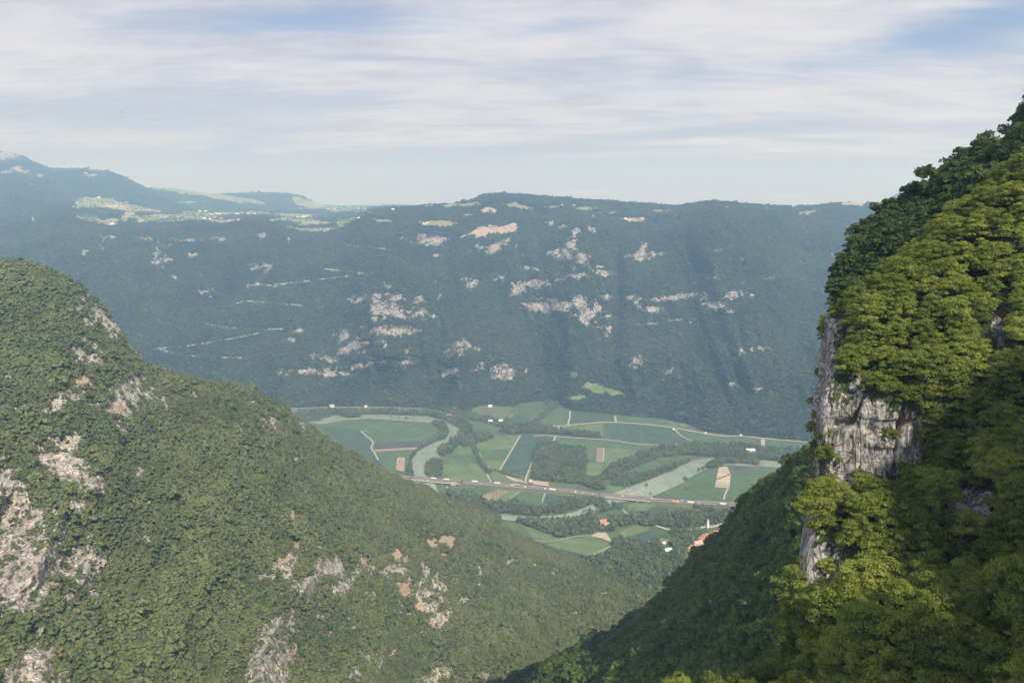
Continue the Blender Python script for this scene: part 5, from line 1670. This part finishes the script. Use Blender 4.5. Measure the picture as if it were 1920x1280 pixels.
put(house("field_house", 9, 14, 5, 'white', 'pale'), 920, 791, 0, label="white low house on the road beneath the pale field", cat="house")
put(house("field_house", 8, 14, 5, 'white', 'pale'), 939, 790.5, 0, label="white low house at the bottom right of the pale field", cat="house")
put(house("yellow_house", 10, 20, 5, 'yellow', 'orange'), 842, 780, -5, label="long yellow house by the far bend of the river", cat="house")
put(house("field_hut", 5, 6, 3.5, 'white', 'pale', chimney=False), 1263, 806, 0, label="white hut where the curved track leaves the far road", cat="hut")
put(house("field_hut", 5, 6, 3.5, 'white', 'pale', chimney=False), 1323, 813, 0, label="white hut on the far road right of the curved track", cat="hut")
put(house("field_hut", 5, 6, 3.5, 'white', 'pale', chimney=False), 1389, 817, 0, label="white hut on the far road nearer the cliff", cat="hut")
put(house("field_hut", 5, 5, 3.5, 'white', 'pale', chimney=False), 1267, 834, 0, label="white hut beside the lower field road", cat="hut")
put(house("field_hut", 7, 9, 4, 'white', 'tan', chimney=False), 995, 903, 0, label="small building on the tan yard beside the motorway", cat="hut")
put(house("works_shed", 7, 14, 4, 'white', 'pale', chimney=False), 851, 909, 0, label="white shed under the motorway next to the short bridge", cat="shed")
put(house("river_shed", 6, 14, 3.5, 'white', 'pale', chimney=False), 1209, 939.5, -5, label="low white shed under the right end of the long bridge", cat="shed")
# white tower by the village
e = empty("white_tower", (0, 0, 0))
mb = MB(); mb.box(-2, 2, -2, 2, -1, 15); mb.obj("shaft", WALL['white'], e)
mb = MB(); mb.box(-2.4, 2.4, -2.4, 2.4, 15, 15.6); mb.box(-1.6, 1.6, -1.6, 1.6, 15.6, 18); mb.obj("belfry", WALL['white'], e)
mb = MB(); mb.box(-2.1, 2.1, -2.1, 2.1, 18, 20.5, 1.9); mb.obj("roof", ROOF['grey'], e)
mb = MB(); mb.box(-.8, .8, -1.66, 1.66, 16, 17.4); mb.obj("window", M['glass'], e)
put(e, 1327, 989, 15, label="slim white tower beside the road above the village", cat="tower")


def surf_at(S, px_, py_):
    k = np.argmin((S['px'] - px_) ** 2 + (S['py'] - py_) ** 2)
    i, j = np.unravel_index(k, S['px'].shape)
    return S['P'][i, j]


PL = lambda x, y: (120 + x / 6.0, 340 + y / 6.0)
PR = lambda x, y: (420 + x / 6.0, 340 + y / 6.0)
far_houses = [("white", PL(*p)) for p in [(685, 248), (712, 250), (735, 254), (795, 266), (815, 269), (925, 293), (968, 294), (1258, 324), (1382, 325), (1458, 326), (1522, 346), (1600, 350), (1650, 370), (1665, 376), (1720, 370), (1745, 374), (1800, 366), (1835, 372),
              (1580, 420), (1645, 424), (1715, 305), (1845, 312), (1870, 318), (1905, 312), (540, 484), (1870, 460), (1215, 256)]]
far_houses += [("cream", PL(*p)) for p in [(490, 288), (520, 290), (560, 291), (600, 290), (640, 292), (540, 203), (395, 190), (120, 304), (150, 312), (1770, 418), (1930, 380)]]
far_houses += [("white", PR(*p)) for p in [(55, 312), (75, 318), (118, 310), (215, 312), (245, 313), (275, 314), (352, 306), (278, 374), (345, 374), (180, 376), (130, 380), (150, 380), (550, 398), (600, 400), (660, 406), (690, 405), (870, 402), (905, 400), (935, 398), (830, 405),
              (1165, 322), (1245, 332), (1150, 406), (1500, 402), (1530, 402), (1575, 322), (1600, 323), (1640, 325), (1680, 328), (75, 462)]]
protoH = {}
PLAT_MARKS = [(140, 392, "pale building at the left tip of the plateau"), (190, 373, "pale farm on the highest left meadow of the plateau"), (212, 388, "one of the pale row of farm buildings on the left meadow"), (240, 382, "white house on the meadow under the blue mountain"),
              (278, 389, "white house in the gap between the left and middle meadows"), (210, 421, "single white farm in the lowest left meadow of the plateau"), (322, 383, "white farm alone on the slope under the grassy hill"), (330, 394, "white house on the upper middle meadow"),
              (362, 395, "white house on the meadow left of the plateau village"), (385, 399, "white house in the left part of the plateau village"), (405, 402, "white house in the main cluster of the plateau village"), (388, 410, "white house of the lower row under the plateau village"),
              (432, 392, "white house of the back row above the plateau village"), (460, 393, "white house at the right end of the back row"), (432, 417, "pale farm on the rim below the plateau village"), (445, 403, "pale house on the meadow right of the plateau village"),
              (474, 402, "pale house at the right end of the village meadow"), (517, 407, "pale house among fields right of the village"), (535, 408, "white house in the small hamlet right of the village"), (570, 407, "pale farm building in the row above the striped fields"),
              (617, 394, "white building at the foot of the rounded dark hill"), (612, 408, "long white building above the lower right fields"), (675, 407, "white building in front of the wooded dome"), (690, 394, "tiny white house near the skyline gap"), (432, 417, "pale farm on the rim below the village")]
for colr, (x, y) in far_houses:
    if colr not in protoH:
        protoH[colr] = house("plateau_house", 11, 17, 6, colr, 'tan' if colr == 'cream' else 'pale', False, chimney=False)
        e = protoH[colr]
    else:
        e = copy_tree(protoH[colr])
    p = surf_at(plat, x, y)
    e.location = tuple(p)
    sc = random.uniform(0.75, 1.25) * (1.15 if y < 395 else 1.0)
    e.scale = (sc, sc, sc)
    e.rotation_euler = (0, 0, random.uniform(-.5, .5))
    lb = min(PLAT_MARKS, key=lambda q: (q[0] - x) ** 2 + 4 * (q[1] - y) ** 2)[2]
    tag(e, lb, "house", lb)
rim_houses = [(788, 418), (792, 420), (797, 421), (803, 419), (800, 388), (806, 387), (812, 389), (1075, 387), (1168, 412), (1173, 411), (1180, 413), (1204, 411), (1245, 398), (1205, 395), (1055, 386), (1438, 393), (1361, 391), (735, 387), (672, 407)]
for x, y in rim_houses:
    e = copy_tree(protoH['cream' if x % 3 else 'white'])
    e.location = tuple(surf_at(far, x, y))
    e.scale = (.95, .95, .95)
    e.rotation_euler = (0, 0, random.uniform(-.6, .6))
    lb = ("pale house in the hamlet on the green shelf left of the quarry" if x < 810 and y > 410 else "pale house on the skyline meadow left of the wooded summit" if x < 830 else
          "pale house in the tan clearing right of the conical rock" if 1150 < x < 1190 else "lone pale house below the skyline, right of the wooded summit" if x < 1100 else "pale house below the skyline above the grey outcrop" if x < 1300 else
          "lone pale house just under the skyline on the right")
    tag(e, lb, "house", lb)

# ------------------------------------------------------------------ valley woods and single trees


def in_poly(px, py, poly):
    ins = np.zeros(px.shape, bool)
    n = len(poly)
    for i in range(n):
        x0, y0 = poly[i]
        x1, y1 = poly[(i + 1) % n]
        c = ((y0 > py) != (y1 > py)) & (px < (x1 - x0) * (py - y0) / (y1 - y0 + 1e-12) + x0)
        ins ^= c
    return ins


WOODS = [
    (7.5, 1.0, [(560, 772), (600, 772), (652, 771), (700, 770), (800, 773), (850, 782), (882, 793), (874, 804), (866, 803), (850, 795), (835, 788), (800, 779), (720, 776), (655, 778), (640, 775), (600, 780), (560, 792)]),
    (7, 1.0, [(636, 780), (652, 774), (680, 775), (676, 783), (650, 784)]), (7, .7, [(540, 778), (590, 776), (620, 782), (600, 790), (560, 794)]),
    (7, 1.0, [(810, 791), (830, 794), (839, 804), (840, 815), (834, 823), (818, 828), (820, 815), (826, 805), (812, 795)]),
    (7, .7, [(774, 862), (783, 847), (800, 837), (815, 829), (812, 826), (790, 838), (772, 852), (765, 870), (762, 890), (775, 895), (772, 880)]),
    (7, 1.1, [(864, 806), (872, 795), (886, 802), (880, 815), (920, 816), (926, 821), (880, 829), (862, 833), (848, 846), (830, 857), (822, 852), (830, 836), (843, 828), (860, 821)]),
    (7, 1.0, [(800, 872), (812, 862), (826, 870), (828, 898), (808, 897), (796, 888)]),
    (7, 0.95, [(821, 767), (850, 770), (880, 776), (930, 788), (980, 796), (1030, 801), (1060, 806), (1110, 812), (1128, 820), (1100, 821), (1050, 814), (1000, 813), (960, 814), (935, 811), (945, 803), (900, 791), (860, 783)]),
    (7, .9, [(988, 796), (1010, 785), (1028, 768), (1042, 757), (1044, 763), (1024, 780), (1002, 796)]), (8, .8, [(1020, 755), (1045, 750), (1048, 757), (1030, 766)]),
    (6, .75, [(884, 833), (892, 833), (900, 855), (912, 872), (921, 885), (914, 887), (900, 872), (888, 852)]), (6, .6, [(918, 878), (940, 885), (975, 895), (975, 899), (950, 891), (925, 882)]),
    (6, .7, [(866, 833), (880, 828), (920, 818), (925, 821), (890, 834), (868, 838)]),
    (5.0, .9, [(1010, 832), (1024, 828), (1030, 832), (1024, 870), (1018, 885), (998, 884), (1000, 860)]), (5.0, 1.0, [(1032, 831), (1045, 831), (1040, 860), (1034, 884), (1020, 884), (1026, 860)]),
    (6.2, .62, [(1048, 833), (1098, 838), (1100, 865), (1098, 890), (1036, 883)]),
    (6.5, 1.0, [(997, 886), (1040, 887), (1100, 898), (1128, 906), (1136, 918), (1122, 920), (1095, 909), (1030, 902), (998, 899)]),
    (6.5, 1.0, [(1135, 882), (1165, 867), (1215, 846), (1250, 839), (1306, 834), (1380, 836), (1450, 841), (1515, 844), (1515, 856), (1470, 866), (1420, 862), (1335, 857), (1290, 853), (1240, 857), (1180, 880), (1140, 900), (1118, 905)]),
    (6.5, .85, [(1148, 897), (1180, 890), (1206, 888), (1262, 873), (1290, 861), (1296, 865), (1255, 886), (1215, 900), (1170, 914), (1146, 910)]),
    (6.5, .95, [(1322, 880), (1330, 868), (1345, 862), (1370, 862), (1400, 863), (1425, 868), (1422, 873), (1390, 870), (1360, 871), (1345, 877)]),
    (6.5, 1.05, [(838, 927), (870, 925), (895, 932), (910, 941), (925, 946), (950, 947), (962, 941), (985, 950), (1000, 956), (1038, 950), (1060, 942), (1095, 937), (1112, 934), (1116, 940), (1095, 950), (1050, 963), (1000, 966), (940, 962), (893, 952), (860, 940)]),
    (6.5, 1.0, [(920, 975), (960, 976), (1020, 979), (1060, 976), (1090, 968), (1118, 962), (1140, 951), (1165, 950), (1168, 956), (1155, 954), (1110, 966), (1120, 977), (1175, 970), (1190, 972), (1200, 980), (1160, 990), (1150, 996), (1137, 997), (1122, 996),
                (1106, 1003), (1060, 1007), (1046, 1008), (1000, 989), (960, 975)]),
    (6.5, 1.0, [(1188, 970), (1230, 972), (1256, 961), (1306, 962), (1356, 962), (1385, 958), (1385, 970), (1345, 983), (1318, 987), (1280, 991), (1245, 988), (1225, 986), (1216, 987), (1195, 983)]),
    (6.5, .7, [(1300, 952), (1310, 946), (1330, 947), (1360, 950), (1340, 953), (1310, 956)]),
    (6.5, .9, [(1108, 945), (1120, 935), (1132, 934), (1138, 945), (1150, 946), (1160, 950), (1140, 950), (1125, 955)]),
    (7, 1.0, [(1150, 1030), (1150, 1016), (1172, 1009), (1190, 1017), (1212, 1019), (1268, 1019), (1275, 1000), (1295, 996), (1320, 994), (1335, 996), (1310, 1008), (1285, 1028), (1290, 1050), (1275, 1085), (1262, 1105), (1240, 1140), (1180, 1170), (1130, 1150), (1075, 1100), (1050, 1065), (1070, 1040), (1098, 1050), (1112, 1053)]),
    (6, .8, [(1256, 996), (1275, 996), (1300, 995), (1290, 1004), (1262, 1010)]),
    (8, .8, [(868, 775), (890, 764), (915, 757), (962, 761), (975, 754), (1020, 750), (1049, 755), (1075, 768), (1140, 774), (1239, 783), (1286, 792), (1323, 808), (1374, 815), (1454, 820), (1521, 828), (1521, 824), (1454, 815), (1374, 808), (1323, 800), (1286, 786), (1239, 777), (1140, 768), (1075, 762), (1049, 749), (1020, 745), (975, 748), (915, 752), (880, 760)]),
    (8, .8, [(540, 761), (700, 757), (825, 763), (868, 773), (820, 767), (790, 764), (700, 761), (540, 765)]),
]
gv = np.random.default_rng(55)
pts_all, scl_all = [], []
for sp_, s_, poly in WOODS:
    a = np.array(poly, float)
    w = on_ground(a[:, 0], a[:, 1])
    lo, hi = w.min(0), w.max(0)
    nx_, ny_ = int((hi[0] - lo[0]) / sp_) + 1, int((hi[1] - lo[1]) / sp_) + 1
    X, Y = np.meshgrid(lo[0] + (np.arange(nx_) + .5) * sp_, lo[1] + (np.arange(ny_) + .5) * sp_)
    X = X + gv.uniform(-.45, .45, X.shape) * sp_
    Y = Y + gv.uniform(-.45, .45, Y.shape) * sp_
    wp = [(p[0], p[1]) for p in w]
    m_ = in_poly(X.ravel(), Y.ravel(), wp) & (gv.uniform(0, 1, X.size) < 0.93)
    q = np.stack([X.ravel()[m_], Y.ravel()[m_], np.zeros(m_.sum())], -1)
    pts_all.append(q)
    ss = s_ * gv.uniform(.6, 1.25, len(q)) * (1 + .35 * fbm(q[:, 0] / 40, q[:, 1] / 40, 0 * q[:, 0], 2, 12))
    scl_all.append(np.stack([ss * gv.uniform(.85, 1.1, len(q)), ss * gv.uniform(.85, 1.1, len(q)), ss * gv.uniform(.8, 1.3, len(q))], -1))
pts_all, scl_all = np.concatenate(pts_all), np.concatenate(scl_all)
free = np.ones(len(pts_all), bool)
for o in list(COL.objects):
    if o.get("category") in ("house", "farmhouse", "barn", "shed", "hut", "warehouse", "tower") and o.location.z < 60 and o.location.y < 3200:
        dx, dy = pts_all[:, 0] - o.location.x, pts_all[:, 1] - o.location.y
        free &= ~((np.abs(dx) < 13) & (dy < 11) & (dy > -26))
for pts, w, mt, nm in ROADS:
    a = smooth_path(pts, 4 * len(pts))
    w3 = on_ground(a[:, 0], a[:, 1])
    for q in w3:
        free &= np.hypot(pts_all[:, 0] - q[0], pts_all[:, 1] - q[1]) > (w / 2 + 4)
for q in mw[::1]:
    free &= np.hypot(pts_all[:, 0] - q[0], pts_all[:, 1] - q[1]) > 19
pts_all, scl_all = pts_all[free], scl_all[free]
gn_scatter("riverside_woods", pts_all, gv.uniform(0, 6.28, len(pts_all)), scl_all, "bank_tree", 'stuff', "woods and hedges along the river and between the valley fields")

vt = [(trunk_mesh("trunk", 8, 0.3, 3.0, 760 + i), leaf_mesh("crown", M['leaf_valley'], 16, 20, 1.1, 4.4, 4.8, 860 + i, 7.0, .36)) for i in range(3)]
cyp = (trunk_mesh("trunk", 8, 0.25, 0.6, 770), leaf_mesh("crown", M['leaf_valley'], 18, 22, .8, 1.7, 8.0, 870, 8.0, .5))
singles = [(1285, 901, 1.1, 0, "lone tree on the river bank left of the bare field"), (1310, 884, .9, 0, "round tree on the near river bank, left of a pair"), (1318, 881, .95, 0, "round tree on the near river bank, right of a pair"),
           (1287, 918, .7, 0, "small tree in the green field left of the bare one"), (1032, 797, 1.0, 1, "narrow dark cypress beside the far road"), (1288, 1010, 1.25, 1, "tall dark cypress above the village"), (1274, 799, .8, 1, "thin cypress at the edge of the forest by the far road"),
           (1212, 912, .9, 0, "tree on the small island at the end of the gravel bar"), (1219, 927, .6, 0, "small tree beside the motorway on the river bank"), (762, 787, 1.1, 0, "large round tree on the far meander bank"), (733, 783, .6, 0, "small tree on the far meander bank, left of the large round one"),
           (748, 785, .6, 0, "small bush-like tree just left of the large round one on the meander"), (761, 816, .5, 0, "tiny tree alone in the meander field"), (1102, 866, .8, 0, "tree at the corner of the brown strip field"), (911, 769, .7, 1, "thin tree in the pale field under the far forest"),
           (794, 794, .6, 0, "small tree at the outer bend of the river"), (1124, 915, 1.3, 0, "big round tree where the motorway reaches the long bridge"), (1415, 872, .7, 0, "tree on the near bank right of the dark netted plot"), (1366, 949, .8, 0, "dark tree beside the lorry at the right end of the motorway"),
           (995, 800, .9, 0, "tree at the bend of the far road"), (870, 836, .9, 0, "tree at the left end of the hedge between the fields")]
for x, y, s, k, lb in singles:
    p = on_ground(np.array(x, float), np.array(y, float))
    plant_thing("cypress_tree" if k else "valley_tree", "tree", cyp if k else vt[int(x) % 3], tuple(p), (s, s, s), x * 1.3, lb, "single trees in the valley")

# ------------------------------------------------------------------ birds


def bird(px_, py_, D, rz, roll, label):
    e = empty("bird", tuple(at_depth(np.array(px_, float), np.array(py_, float), np.array(D, float))), rz)
    tag(e, label, "bird", "birds in the sky")
    mb = MB()
    prof = [(-.24, .0), (-.12, .03), (0, .05), (.12, .045), (.2, .03), (.26, 0)]
    n = 8
    for i, (x, r_) in enumerate(prof):
        for k in range(n):
            a = 2 * math.pi * k / n
            mb.v.append((x, r_ * math.cos(a), r_ * math.sin(a)))
    for i in range(len(prof) - 1):
        for k in range(n):
            j = (k + 1) % n
            mb.f.append((i * n + k, i * n + j, (i + 1) * n + j, (i + 1) * n + k))
    mb.add([(-.24, .015, 0), (-.24, -.015, 0), (-.42, -.08, .0), (-.42, .08, .0), (-.24, 0, .012)], [(0, 1, 2, 3), (0, 3, 4), (1, 4, 2)])
    o = mb.obj("body", PAINT['dark'], e)
    for s in (-1, 1):
        mb = MB()
        up = [(.08, .03 * s, .02), (.12, .30 * s, .14), (-.06, .62 * s, .10), (-.10, .30 * s, .12), (-.09, .03 * s, .02)]
        dn_ = [(x, y, z - .015) for x, y, z in up]
        mb.add(up + dn_, [(0, 1, 3, 4), (1, 2, 3), (5, 9, 8, 6), (6, 8, 7), (0, 5, 6, 1), (1, 6, 7, 2), (2, 7, 8, 3), (3, 8, 9, 4), (4, 9, 5, 0)])
        mb.obj("wing", PAINT['dark'], e)
    e.rotation_euler = (roll, 0.0, rz)


bird(228, 211, 260, R(60), R(25), "dark bird gliding high in the sky on the left")
bird(364.5, 264, 330, R(5), R(-10), "tiny dark bird low over the skyline, right of the other bird")

# ------------------------------------------------------------------ haze
m = bpy.data.materials.new("valley haze")
m.use_nodes = True
t = NT(m.node_tree)
t.n.clear()
out = t.add('ShaderNodeOutputMaterial')
pv = t.add('ShaderNodeVolumePrincipled')
pv.inputs['Color'].default_value = (0.32, 0.56, 1.0, 1)
pv.inputs['Absorption Color'].default_value = (1, 1, 1, 1)
pv.inputs['Density'].default_value = 1.3e-4
pv.inputs['Anisotropy'].default_value = 0.1
t.l.new(pv.outputs[0], out.inputs['Volume'])
mb = MB()
mb.box(-B - 100, B + 100, -2600, B, -7.5, 1750)
o = mb.obj("haze", m)
tag(o, "blue summer haze filling the valley air", kind='stuff')
